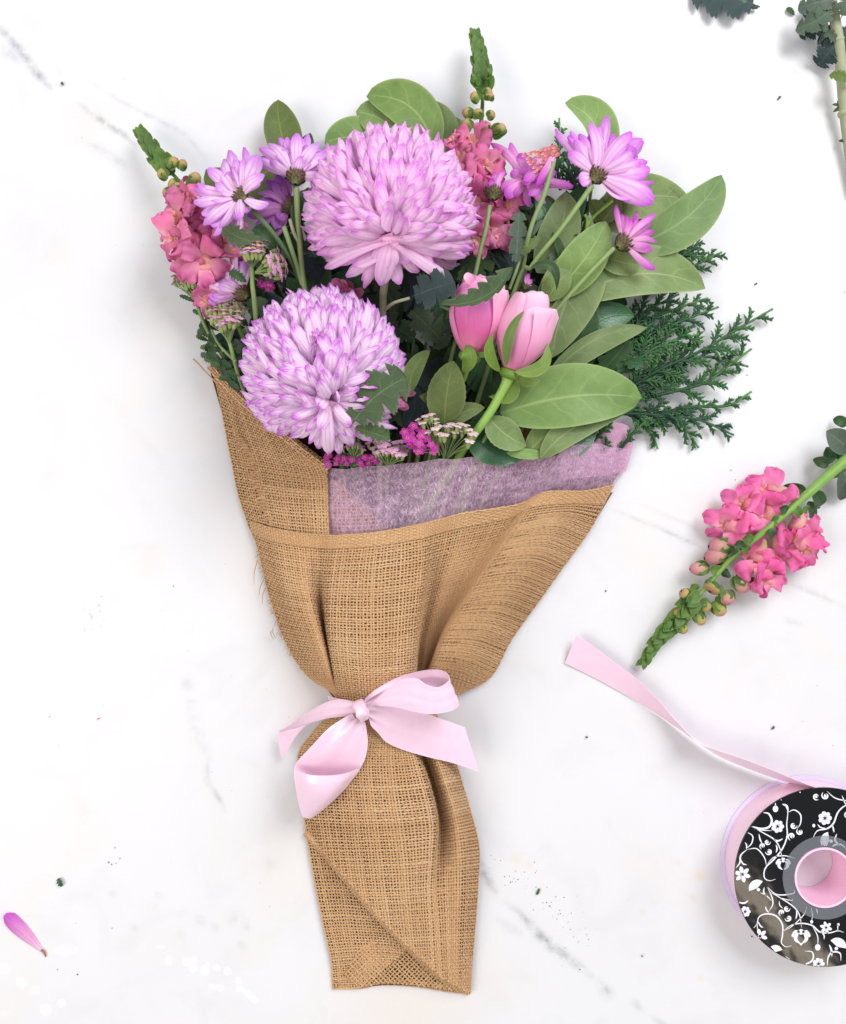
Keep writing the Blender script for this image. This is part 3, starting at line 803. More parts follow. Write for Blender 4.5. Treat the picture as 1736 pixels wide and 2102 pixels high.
ribbon('tail', [
 [(630, 420, 136), (640, 470, 130)], [(590, 397, 140), (620, 486, 128)], [(520, 386, 138), (540, 506, 122)], [(440, 398, 130), (430, 518, 112)], [(350, 440, 112), (340, 540, 92)], [(250, 502, 88), (255, 562, 70)],
 [(170, 560, 66), (190, 592, 52)], [(120, 588, 52), (135, 604, 42)], [(88, 604, 42), (100, 612, 38)]], bow, M_SATIN, 60, 9, ruff=2)
ribbon('tail_end', [[(400, 512, 76), (330, 540, 74)], [(300, 548, 62), (240, 575, 50)], [(225, 620, 46), (130, 605, 40)], [(175, 690, 34), (84, 628, 36)], [(120, 796, 22), (104, 780, 24)]], bow, M_SATIN, 40, 8)
ribbon('loop', [
 [(598, 500, 128), (640, 530, 140), (694, 538, 132)], [(540, 520, 130), (610, 570, 142), (702, 610, 128)], [(430, 590, 128), (560, 650, 136), (704, 690, 124)], [(320, 705, 120), (480, 760, 122), (690, 780, 116)],
 [(220, 812, 112), (400, 850, 106), (660, 848, 108)], [(196, 870, 104), (380, 930, 92), (630, 900, 96)], [(215, 1020, 92), (340, 1060, 84), (520, 1020, 86)], [(252, 1180, 80), (290, 1190, 78), (345, 1180, 78)]], bow, M_SATIN, 60, 12, ruff=4)
ribbon('loop_front', [
 [(196, 862, 118), (290, 905, 140), (410, 913, 146), (530, 902, 140), (642, 866, 118)], [(198, 940, 114), (290, 970, 142), (400, 980, 148), (510, 965, 140), (612, 915, 112)], [(214, 1040, 104), (290, 1056, 132), (380, 1060, 138), (460, 1050, 130), (540, 1010, 102)],
 [(236, 1140, 94), (290, 1144, 112), (340, 1144, 114), (390, 1138, 108), (430, 1118, 92)], [(254, 1198, 82), (275, 1204, 86), (295, 1205, 86), (315, 1204, 84), (334, 1196, 80)]], bow, M_SATIN, 30, 16)
# knot
mb = MB()
rr = []
for i in range(18):
    a = i / 17
    c = pt('S3', 632 + 50 * a, 398 + 130 * a, 146 + 16 * math.sin(a * math.pi))
    rad = 10.5 + 3.5 * math.sin(a * math.pi) ** .7 + 1.4 * math.sin(a * 11)
    ring = []
    for k in range(20):
        an = 2 * math.pi * k / 20
        f = 1 + .20 * abs(math.sin(an * 2.5 + a * 3.2)) ** 1.5 - .12 + .07 * math.sin(an * 7 - a * 5)
        ring.append(c + Vector((math.cos(an) * rad * f * .80, math.cos(an) * rad * f * .3, math.sin(an) * rad * f * 1.05)))
    rr.append(ring)
mb.grid(rr, None, 0, True)
for r_ in (rr[0], rr[-1]): mb.add(r_, [tuple(range(20))], [(.5, .5)] * 20)
mb.build('knot', M_SATIN, bow)

# ------------------------------------------------------------------ ribbon spool
ZT = 83.0
ctop = P(1692, 1801, ZT); ctop.z = 0
kt = (H - ZT) / H
RO, RI, RH = 184 * kt, 63 * kt, 63 * kt
spool = thing('ribbon_spool', 'black ribbon spool with white floral print and pink ribbon running off it', 'ribbon spool', ctop)
def disc(mb, r0, r1, z, n=128, mi=0, flip=False):
    ring = lambda r: [ctop + Vector((math.cos(2 * math.pi * k / n) * r, math.sin(2 * math.pi * k / n) * r, z)) for k in range(n)]
    mb.grid([ring(r0), ring((r0 + r1) / 2), ring(r1)], None, mi, True)
def cyl(mb, r, z0, z1, n=128, mi=0):
    ring = lambda z: [ctop + Vector((math.cos(2 * math.pi * k / n) * r, math.sin(2 * math.pi * k / n) * r, z)) for k in range(n)]
    mb.grid([ring(z0), ring((z0 + z1) / 2), ring(z1)], None, mi, True)
t = NT('glossy_black_card'); nz = t.noise(t.obj(), 28, 3)
t.set(col=lin(14, 15, 19), rough=.07, spec=.32, ior=1.5, normal=t.bump(nz, .25, .0012)); M_BLACK = t.mat
M_FLANGE = simple_mat('pale_flange', lin(226, 214, 240), lin(216, 204, 232), .35, .4, varv=0)
t = NT('clear_hub'); t.set(col=lin(150, 154, 164), rough=.2, spec=.5)
tr = t.t.nodes.new('ShaderNodeBsdfTransparent'); mx = t.t.nodes.new('ShaderNodeMixShader'); mx.inputs[0].default_value = .26
t.t.links.new(tr.outputs[0], mx.inputs[1]); t.t.links.new(t.bsdf.outputs[0], mx.inputs[2]); t.t.links.new(mx.outputs[0], t.out.inputs[0]); M_HUB = t.mat
mb = MB()
disc(mb, RI, RO, ZT); disc(mb, RI, RO, ZT - 4); cyl(mb, RO, ZT - 4, ZT); cyl(mb, RI, ZT - 4, ZT)
mb.build('top_flange', M_BLACK, spool, smooth=False)
mb = MB()
disc(mb, RI, RO, 3.5); disc(mb, RI, RO, .4); cyl(mb, RO, .4, 3.5); cyl(mb, RI, .4, 3.5)
mb.build('bottom_flange', M_FLANGE, spool, smooth=False)
mb = MB(); cyl(mb, RO - 9, 4, ZT - 4.4, 160)
# slightly uneven wound layers
for k in range(len(mb.v)):
    p = Vector(mb.v[k]) - ctop; a = math.atan2(p.y, p.x); s_ = 1 + .004 * math.sin(3 * a) ; mb.v[k] = tuple(ctop + Vector((p.x * s_, p.y * s_, p.z)))
mb.build('ribbon_roll', satin('spool_satin', lin(254, 222, 238), lin(252, 208, 232), .28), spool)
mb = MB(); cyl(mb, RI - 1, 1, ZT + 2); cyl(mb, RI - 5, 1, ZT + 2); disc(mb, RI - 5, RI - 1, ZT + 2)
mb.build('core_tube', simple_mat('pink_core', lin(248, 206, 228), lin(244, 196, 220), .35, .4, varv=0), spool, smooth=True)
mb = MB(); disc(mb, RI, 86 * kt, ZT + 1.2); disc(mb, RI, 86 * kt, ZT + .5); cyl(mb, 86 * kt, ZT + .5, ZT + 1.2)
mb.build('hub_ring', M_HUB, spool, smooth=False)
# printed scrolls: flat ink just on the card
mb = MB()
kz = ZT + .28
def ink(pts, w, taper=1):
    p = spline([(*q('S7', x, y), kz) for x, y in pts], 26)
    X = PN(p); t_ = np.gradient(X, axis=0); t_ /= np.linalg.norm(t_, axis=1, keepdims=True) + 1e-9
    s_ = np.stack([-t_[:, 1], t_[:, 0], 0 * t_[:, 0]], 1)
    f = np.linspace(0, 1, 26)
    ww = w * .2186 * kt / 2 * (np.sin(np.pi * np.clip(f, .04, .96)) ** .6 if taper == 1 else (np.clip(f, .12, 1) if taper == 2 else np.ones(26)))
    mb.grid(np.stack([X + s_ * ww[:, None], X - s_ * ww[:, None]], 1))
def blob(cx, cy, r, n=14, sq=1.0, a0=0.):
    c = pt('S7', cx, cy, kz); R = r * .2186 * kt
    ring = [c + Vector((math.cos(a0 + 2 * math.pi * k / n) * R, math.sin(a0 + 2 * math.pi * k / n) * R * sq, 0)) for k in range(n)]
    mb.add([c] + ring, [(0, k + 1, (k + 1) % n + 1) for k in range(n)], [(0, 0)] * (n + 1))
def rosette(x, y, r):
    for k in range(7):
        a = k * 2 * math.pi / 7
        blob(x + math.cos(a) * r * .62, y + math.sin(a) * r * .62, r * .30)
    for k in range(5):
        a = k * 2 * math.pi / 5 + .4
        blob(x + math.cos(a) * r * .2, y + math.sin(a) * r * .2, r * .2)
def carnation(x, y, r, d):
    for k in range(9):
        a = d - 1.15 + 2.3 * k / 8
        ink([(x, y), (x + math.cos(a) * r * .6, y + math.sin(a) * r * .6), (x + math.cos(a) * r * 1.15, y + math.sin(a) * r * 1.15)], r * .30, 2)
    blob(x - math.cos(d) * r * .25, y - math.sin(d) * r * .25, r * .22)
def star(x, y, r):
    for k in range(6):
        a = k * math.pi / 3 + .3
        ink([(x + math.cos(a) * r * .18, y + math.sin(a) * r * .18), (x + math.cos(a) * r * .6, y + math.sin(a) * r * .6), (x + math.cos(a) * r, y + math.sin(a) * r)], r * .5)
def curl(x, y, r, a0, s=1):
    ink([(x + math.cos(a0 + s * k * .75) * r * (1 - k * .1), y + math.sin(a0 + s * k * .75) * r * (1 - k * .1)) for k in range(9)], r * .5)
for pts_, w_ in (([(1000, 460), (1030, 540), (1020, 650), (1025, 760), (980, 880), (900, 980), (820, 1060), (810, 1150), (860, 1180), (915, 1165)], 13), ([(1030, 540), (1090, 515), (1150, 560), (1150, 640), (1120, 690)], 12), ([(980, 460), (1020, 480), (1035, 540)], 22),
        ([(790, 540), (850, 550), (880, 610), (860, 670), (790, 690), (680, 665)], 20), ([(680, 665), (760, 700), (880, 710)], 11), ([(680, 665), (800, 730), (900, 790), (950, 860), (980, 970)], 11), ([(900, 790), (940, 805), (985, 785)], 15), ([(640, 720), (700, 760), (690, 830), (640, 880)], 11),
        ([(630, 820), (645, 850), (640, 885)], 12), ([(650, 885), (740, 880), (810, 960), (830, 1040)], 11), ([(650, 885), (590, 940), (580, 1010), (545, 1060)], 14), ([(590, 980), (610, 1020), (645, 1030)], 13), ([(760, 740), (770, 790), (790, 830)], 13), ([(920, 840), (930, 880), (920, 915)], 14),
        ([(840, 1020), (900, 960), (1000, 945), (1100, 970)], 10), ([(690, 1640), (740, 1590), (760, 1520), (830, 1490), (920, 1510), (980, 1590), (980, 1700), (970, 1760), (1010, 1800), (1065, 1790)], 13), ([(840, 1240), (880, 1330), (890, 1400), (850, 1470)], 11), ([(840, 1240), (930, 1310), (1080, 1300), (1090, 1260)], 11),
        ([(870, 1290), (960, 1340), (1080, 1420), (1140, 1500), (1160, 1620)], 11), ([(960, 1340), (1060, 1365), (1080, 1350)], 9), ([(980, 1660), (1060, 1600), (1160, 1580), (1260, 1600), (1330, 1660), (1420, 1670), (1500, 1650), (1555, 1665)], 13), ([(1210, 1420), (1180, 1500), (1080, 1600), (1000, 1650)], 8),
        ([(1620, 470), (1560, 480), (1500, 540), (1460, 640), (1400, 690), (1310, 710), (1270, 770)], 15), ([(1450, 650), (1460, 700), (1465, 725)], 13), ([(1310, 650), (1340, 680), (1400, 690)], 12), ([(1260, 1600), (1310, 1700), (1312, 1790)], 9), ([(1190, 1840), (1260, 1850), (1265, 1920), (1200, 1960), (1100, 1950), (1010, 1890)], 14),
        ([(1400, 1990), (1410, 1900), (1450, 1850), (1520, 1860), (1530, 1930)], 15), ([(1420, 1780), (1440, 1830), (1445, 1890)], 18), ([(915, 420), (915, 490)], 8), ([(1130, 330), (1150, 355)], 12), ([(560, 1380), (620, 1390), (660, 1365)], 16), ([(960, 390), (970, 425)], 14), ([(1400, 340), (1470, 400), (1560, 425), (1620, 420)], 10),
        ([(1540, 380), (1560, 430), (1580, 480)], 10), ([(1490, 740), (1475, 800), (1520, 850)], 16), ([(1450, 900), (1460, 850), (1530, 840), (1580, 880)], 14), ([(1250, 1430), (1262, 1500), (1255, 1560)], 7), ([(1300, 1440), (1310, 1490)], 10), ([(750, 1560), (775, 1605), (800, 1620)], 13), ([(820, 1420), (830, 1450), (850, 1480)], 12),
        ([(950, 1370), (955, 1410), (985, 1440)], 10), ([(1110, 1450), (1115, 1500), (1105, 1540)], 13), ([(1340, 1660), (1370, 1690), (1372, 1730)], 12), ([(1500, 1650), (1500, 1610), (1506, 1590)], 9), ([(590, 1160), (585, 1090)], 6), ([(745, 1640), (745, 1590)], 8), ([(770, 1290), (830, 1320), (880, 1370)], 9), ([(810, 1240), (805, 1290), (835, 1325)], 13)):
    ink(pts_, w_)
for a in ((935, 670, 66), (1380, 592, 70), (1320, 1960, 62), (630, 1470, 56)): rosette(*a)
for a in ((1420, 805, 72, 3.3), (745, 1250, 70, 4.1), (1495, 1800, 74, -1.1), (915, 1850, 58, 4.7)): carnation(*a)
for a in ((605, 1120, 76), (770, 1700, 70), (1390, 1620, 58)): star(*a)
for x, y, r, a, s in ((1085, 660, 34, 0, 1), (1068, 765, 38, 2, 1), (1145, 718, 34, 4, -1), (840, 815, 30, 0, 1), (795, 855, 30, 2, 1), (852, 905, 34, 3, -1), (1022, 1440, 32, 0, 1), (975, 1480, 32, 2, 1), (1035, 1530, 34, 3, -1), (1300, 390, 34, 1, 1), (1385, 380, 38, 4, -1), (1595, 560, 34, 2, 1)): curl(x, y, r, a, s); blob(x, y, r * .4)
for x, y, r in ((915, 505, 26), (1255, 1565, 14), (1312, 1805, 26), (1275, 662, 14), (1506, 1592, 12)): blob(x, y, r, 10, 1.2)
for s_ in (-1, 1):
    for x0, y0, r in ((1155, 1700, 1.0), (988, 1020, .8)):
        ink([(x0 + s_ * 8, y0 + 70 * r), (x0 + s_ * 50 * r, y0 + 30 * r), (x0 + s_ * 40 * r, y0 - 20 * r), (x0 + s_ * 12, y0 - 50 * r)], 34 * r)
        ink([(x0 + s_ * 10, y0 - 30 * r), (x0 + s_ * 50 * r, y0 - 45 * r), (x0 + s_ * 78 * r, y0 - 5), (x0 + s_ * 60 * r, y0 + 8)], 24 * r)
blob(1155, 1660, 26); blob(988, 985, 22); blob(1155, 1775, 12)
_in = lambda i: RI + 1 < math.hypot(mb.v[i][0] - ctop.x, mb.v[i][1] - ctop.y) < RO - .6
_k = [all(_in(i) for i in f) for f in mb.f]
mb.f = [f for f, k_ in zip(mb.f, _k) if k_]; mb.m = [0] * len(mb.f)
_u = sorted({i for f in mb.f for i in f}); _r = {o_: n_ for n_, o_ in enumerate(_u)}
mb.v = [mb.v[i] for i in _u]; mb.uv = [mb.uv[i] for i in _u]; mb.f = [tuple(_r[i] for i in f) for f in mb.f]
mb.build('floral_print', simple_mat('white_ink', lin(238, 238, 246), None, .5, .2, varv=0, bump=0), spool, smooth=False)
# loose end of the ribbon
rows = []
TE = [((180, 112, 26), (112, 276, 4)), ((280, 182, 26), (215, 326, 3)), ((400, 272, 26), (330, 385, 3)), ((520, 362, 28), (455, 455, 3)), ((640, 478, 32), (580, 530, 3)), ((740, 592, 40), (700, 608, 3)), ((830, 690, 52), (820, 694, 6)),
      ((890, 742, 66), (905, 752, 8)), ((1000, 782, 74), (990, 808, 8)), ((1150, 832, 76), (1110, 862, 9)), ((1290, 886, 77), (1240, 912, 9)), ((1420, 940, 77), (1360, 954, 9)), ((1540, 988, 77), (1470, 984, 9)), ((1640, 1016, 77), (1560, 1000, 9))]
c = [[(*q('S6', a[0], a[1]), a[2]), (*q('S6', b[0], b[1]), b[2])] for a, b in TE]
class _D: pass
tail = ribbon('ribbon_tail', c, spool, M_SATIN, 110, 8)
# ------------------------------------------------------------------ plant materials
M_SAGE = leaf_mat('sage_leaf', lin(126, 150, 90), lin(172, 188, 128), lin(88, 114, 62), .45, .24, 5, .12, .55)
M_LIME = leaf_mat('pale_leaf', lin(136, 160, 94), lin(178, 194, 130), lin(94, 124, 60), .42, .28, 5, .15, .55)
M_OLIVE = leaf_mat('olive_leaf', lin(100, 118, 66), lin(138, 150, 94), lin(72, 90, 48), .55, .25, 6, .15, .6)
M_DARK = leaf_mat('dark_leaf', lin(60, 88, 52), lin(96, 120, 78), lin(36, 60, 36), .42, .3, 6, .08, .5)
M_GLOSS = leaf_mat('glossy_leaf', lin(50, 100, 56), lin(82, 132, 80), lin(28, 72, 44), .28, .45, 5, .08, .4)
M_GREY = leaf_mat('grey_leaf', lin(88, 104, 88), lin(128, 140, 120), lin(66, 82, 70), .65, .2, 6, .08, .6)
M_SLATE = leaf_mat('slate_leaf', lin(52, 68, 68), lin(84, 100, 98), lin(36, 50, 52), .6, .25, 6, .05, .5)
M_SNAPLEAF = leaf_mat('bright_leaf', lin(98, 130, 62), lin(138, 164, 92), lin(66, 100, 46), .5, .3, 5, .15, .4)
M_SNAPSTEM = simple_mat('snapdragon_stem', lin(104, 142, 60), lin(136, 172, 82), .45, .35, 140, .2)
M_MUMLEAF = leaf_mat('toothed_leaf', lin(84, 102, 68), lin(128, 144, 104), lin(58, 78, 52), .6, .22, 6, .08, .6)
M_STEM = simple_mat('green_stem', lin(112, 138, 82), lin(140, 160, 104), .5, .3, 200, .2)
M_STEMDK = simple_mat('dark_stem', lin(74, 98, 62), lin(96, 118, 74), .55, .25, 200, .2)
M_STEMBR = simple_mat('bright_stem', lin(126, 166, 64), lin(150, 186, 84), .42, .4, 160, .15)
M_STEMGY = simple_mat('grey_stem', lin(146, 154, 122), lin(170, 172, 140), .7, .2, 220, .4, streak=None)
M_CALYX = grad_mat('flower_cup', [(0, lin(118, 128, 82)), (.35, lin(108, 100, 68)), (.7, lin(86, 66, 52)), (1, lin(120, 72, 70))], .6, .2, 400, .5)
M_POMA = petal_mat('pink_pom_petal', lin(252, 198, 232), lin(255, 220, 248), lin(222, 134, 226), lin(236, 166, 224), .5, .84, .36, 3.5, .25)
M_POMB = petal_mat('white_pom_petal', lin(254, 214, 242), lin(255, 234, 252), lin(208, 92, 222), lin(226, 150, 226), .55, .87, .36, 3.5, .4)
M_MUMA = petal_mat('lilac_petal', lin(252, 220, 240), lin(248, 204, 240), lin(208, 100, 222), lin(222, 142, 226), .85, .62, .25, 3, .8)
M_MUMB = petal_mat('pale_lilac_petal', lin(252, 226, 240), lin(250, 216, 242), lin(200, 116, 222), lin(218, 150, 226), .85, .62, .25, 3, .8)
M_MUMC = petal_mat('magenta_petal', lin(254, 228, 242), lin(250, 184, 228), lin(208, 76, 210), lin(220, 120, 222), .5, .42, .35, 3, .8)
M_MUMD = petal_mat('mauve_petal', lin(220, 160, 200), lin(218, 152, 214), lin(166, 84, 200), lin(180, 104, 190), .6, .5, .3, 3, .5)
M_FADED = petal_mat('faded_petal', lin(176, 84, 112), lin(196, 104, 140), lin(214, 130, 170), lin(160, 70, 110), .5, .6, .25, 3)
M_SNAP = grad_mat('snapdragon_pink', [(0, lin(234, 184, 184)), (.3, lin(222, 130, 168)), (1, lin(214, 104, 158))], .6, .15, 160, .3, .24, .26, .5)
M_SNAPB = grad_mat('snapdragon_bright', [(0, lin(246, 196, 206)), (.35, lin(238, 124, 178)), (1, lin(232, 100, 168))], .55, .2, 160, .3, .24, .2, .5)
M_SNAPT = grad_mat('snapdragon_tube', [(0, lin(196, 190, 120)), (.5, lin(226, 176, 160)), (1, lin(216, 116, 142))], .55, .2, 160, .2, .2)
M_PALATE = grad_mat('snapdragon_throat', [(0, lin(238, 200, 130)), (.5, lin(244, 196, 140)), (.75, lin(238, 160, 164)), (1, lin(236, 130, 166))], .55, .2, 160, .2, .15)
M_BUD = grad_mat('tan_bud', [(0, lin(132, 150, 74)), (.5, lin(158, 162, 88)), (.8, lin(188, 160, 106)), (1, lin(184, 132, 104))], .5, .3, 200, .25, .15)
M_BUDP = grad_mat('pink_bud', [(0, lin(170, 164, 104)), (.35, lin(206, 162, 142)), (1, lin(198, 126, 136))], .5, .3, 200, .25, .15)
M_ROSE = grad_mat('rose_petal', [(0, lin(234, 140, 180)), (.3, lin(242, 160, 202)), (.7, lin(246, 184, 218)), (1, lin(250, 206, 230))], .5, .25, 120, .22, .25, .08, .5)
M_ROSED = grad_mat('rose_petal_deep', [(0, lin(240, 150, 176)), (.3, lin(234, 110, 174)), (.7, lin(230, 128, 198)), (1, lin(238, 162, 212))], .5, .25, 120, .22, .25, .08, .5)
M_SEPAL = leaf_mat('sepal', lin(118, 146, 66), lin(156, 176, 98), lin(88, 120, 50), .5, .3, 3, .12, .4)
M_CEDAR = grad_mat('cedar_scale', [(0, lin(26, 58, 34)), (.55, lin(44, 86, 44)), (1, lin(84, 132, 66))], .5, .25, 260, .5, 0, .4)
M_CEDARB = grad_mat('cedar_deep', [(0, lin(22, 50, 34)), (.6, lin(36, 74, 48)), (1, lin(66, 110, 64))], .5, .25, 260, .5, 0, .4)
M_YCUP = simple_mat('yarrow_cup', lin(130, 142, 84), lin(168, 176, 116), .6, .2, 600, .3)
M_YPINK = simple_mat('yarrow_pink', lin(232, 196, 222), lin(206, 140, 194), .6, .2, 500, .2, transl=.2)
M_YMAG = simple_mat('yarrow_magenta', lin(206, 74, 176), lin(176, 50, 146), .6, .2, 500, .2, transl=.2)
M_YWHITE = simple_mat('yarrow_white', lin(238, 222, 226), lin(222, 196, 208), .6, .2, 500, .2, transl=.2)
M_YEYE = simple_mat('yarrow_eye', lin(236, 200, 150), lin(222, 160, 120), .6, .2, 500, .2)

# ------------------------------------------------------------------ plant builders
UP3 = Vector((0, 0, 1))

def unit_mesh(name, mat, prof, curl, cup, nl=9, nw=5, ridge=0.0, skew=0.0):
    mb = MB(); g = []; uv = []
    for i in range(nl):
        v = i / (nl - 1); r = []; ru = []
        for j in range(nw):
            u = -1 + 2 * j / (nw - 1)
            h = .5 * prof(v)
            z = curl(v) - cup * u * u * prof(v) + ridge * math.cos(u * math.pi * 2.5) * prof(v)
            r.append(Vector((u * h + skew * v * v, v, z)) / S); ru.append(((u + 1) / 2, v))
        g.append(r); uv.append(ru)
    mb.grid(g, uv)
    return mb.mesh(name, mat)

def prof_pom(v): return max(.06, (min(1, v * 1.6 + .35) * math.sqrt(max(.01, 1 - max(0, (v - .70) / .305) ** 2.2))))
def prof_spoon(v): return max(.08, (.28 + .72 * math.sin(min(1, v / .72) * math.pi / 2) ** 1.3) * math.sqrt(max(0.02, 1 - max(0, (v - .72) / .29) ** 2)))
def prof_point(v): return max(.05, (.45 + .55 * math.sin(min(1, v / .6) * math.pi / 2)) * math.sqrt(max(.004, 1 - max(0, (v - .56) / .445) ** 2.1)))

def pom_meshes(mat):
    out = []
    for k in range(4):
        a = .10 + .03 * k
        out.append(unit_mesh('petal', mat, prof_pom if k != 2 else prof_point, lambda v, a=a, k=k: a * math.sin(v * math.pi * .9) - (.09 + .03 * k) * v ** 4, .05 + .02 * k, 10, 7, .014, (k - 1.5) * .04))
    return out
PM_A = pom_meshes(M_POMA); PM_B = pom_meshes(M_POMB)
def daisy_meshes(mat):
    out = []
    for k in range(5):
        c = (.10, -.06, .16, .02, -.14)[k]
        out.append(unit_mesh('petal', mat, prof_spoon if k != 2 else prof_point, lambda v, c=c: c * math.sin(v * math.pi) - abs(c) * .6 * v ** 3, (.10, .06, .12, .16, .09)[k] * .6, 10, 7, .014, (.05, -.05, .08, -.08, 0)[k]))
    return out
DM = {m.name: daisy_meshes(m) for m in (M_MUMA, M_MUMB, M_MUMC, M_MUMD, M_FADED, M_POMA, M_POMB)}

def shape_fn(kind):
    if kind == 'salal': return lambda v: (v ** .62) * ((1 - v) ** .72) / .415
    if kind == 'broad': return lambda v: (v ** .5) * ((1 - v) ** .6) / .47
    if kind == 'lance': return lambda v: (v ** .7) * ((1 - v) ** .95) / .325
    if kind == 'round': return lambda v: (.16 + .84 * v ** .55) * math.sqrt(max(0, 1 - v ** 3.6))
    if kind == 'rose':
        return lambda v: (v ** .6) * ((1 - v) ** .8) / .395 * (1 + .05 * abs(((v * 11) % 1) - .5) * 2)
    if kind == 'lobed':
        def f(v):
            b = (.12 if v < .12 else 1) * (max(0, v - .06) ** .45) * ((1 - v) ** .38) / .57
            s = (v * 3.4 + .15) % 1
            return b * (1.02 - .56 * (s ** 2.6) - .16 * ((v * 13.6 + .6) % 1) ** 1.5)
        return f
    if kind == 'toothed':
        def f(v):
            b = (v ** .7) * ((1 - v) ** .5) / .51
            s = (v * 6.0) % 1
            return b * (1.05 - .46 * s ** 1.7)
        return f
    if kind == 'strap': return lambda v: min(1, v * 4 + .2) * min(1, (1 - v) * 5 + .05)
    raise ValueError(kind)

def leaf_geo(mb, base, tip, width, shape='salal', bend=0.0, arch=0.0, fold=0.0, roll=0.0, ruff=0.0, wl=1.0, wr=1.0, nl=None, nw=9, tipcurl=0.0, mi=0):
    base = Vector(base); tip = Vector(tip)
    if nl is None: nl = 64 if shape in ('lobed', 'toothed') else (34 if shape == 'rose' else 20)
    d = tip - base; L = d.length
    flat = Vector((d.x, d.y, 0))
    if flat.length < 1e-6: flat = Vector((0, 1, 0))
    perp = Vector((-flat.y, flat.x, 0)).normalized()
    ctrl = (base + tip) / 2 + perp * bend * 2 + UP3 * arch * 2
    f = shape_fn(shape); g = []; uv = []
    ph = random.random() * 6
    for i in range(nl):
        v = i / (nl - 1)
        if shape == 'round': v = math.sin(v * math.pi / 2)
        c = base * (1 - v) ** 2 + ctrl * 2 * v * (1 - v) + tip * v * v
        t = ((ctrl - base) * (1 - v) + (tip - ctrl) * v).normalized()
        s = t.cross(UP3)
        if s.length < .1: s = perp * -1
        s.normalize(); n = s.cross(t).normalized()
        cr, sr = math.cos(roll), math.sin(roll)
        s, n = s * cr + n * sr, n * cr - s * sr
        hw = width / 2 * max(.015, f(min(1, max(0, v))))
        c = c + n * (-tipcurl * v ** 3)
        r = []; ru = []
        for j in range(nw):
            u = -1 + 2 * j / (nw - 1)
            w_ = hw * (wl if u < 0 else wr)
            r.append(c + s * (u * w_) + n * (fold * abs(u) ** 1.2 * hw + (ruff * math.sin(v * 9 + ph + (2 if u < 0 else 0)) * abs(u) ** 2 + (ruff * .9 * math.sin(u * 7 + ph) * v ** 3 if shape == 'round' else 0))))
            ru.append(((u + 1) / 2, v))
        g.append(r); uv.append(ru)
    mb.grid(g, uv, mi)

def leaf(root, base, tip, width, mat, shape='salal', name='leaf', **kw):
    mb = MB(); leaf_geo(mb, base, tip, width, shape, **kw)
    return mb.build(name, mat, root)

def lz(root, r, b, t, w, mat, shape='salal', zb=60, zt=60, **kw):
    """leaf given in picture coordinates of region r"""
    sc = ZR[r][2]
    kw.setdefault('ruff', random.uniform(1.2, 3.2) if w * sc > 40 else .6)
    return leaf(root, pt(r, *b, zb), pt(r, *t, zt), w * sc * (H - (zb + zt) / 2) / H, mat, shape, **kw)

def stem(root, pts, rad, mat, name='stem', n=8, seg=24):
    mb = MB(); p = vpath(pts, seg)
    r = np.interp(np.linspace(0, 1, seg), np.linspace(0, 1, len(rad)), rad) if hasattr(rad, '__len__') else [rad] * seg
    mb.tube(p, list(r), n)
    return mb.build(name, mat, root)

def ovoid_geo(mb, base, tip, width, prof=None, n=12, m=10, mi=0, dent=0.0):
    base = Vector(base); tip = Vector(tip); ax = (tip - base); L = ax.length; ax.normalize()
    x = ax.orthogonal().normalized(); y = ax.cross(x)
    prof = prof or (lambda v: math.sin(math.pi * min(1, max(0, v)) ** .8) ** .75)
    g = []; uv = []
    for i in range(m):
        v = i / (m - 1); r = max(.002, prof(v)) * width / 2
        row = []
        for k in range(n):
            a = 2 * math.pi * k / n
            rr = r * (1 - dent * math.exp(-((math.cos(a * 1.0)) / .35) ** 2) * v)
            row.append(base + ax * (L * v) + (x * math.cos(a) + y * math.sin(a)) * rr)
        g.append(row); uv.append([(k / n, v) for k in range(n)])
    mb.grid(g, uv, mi, wrap=True)

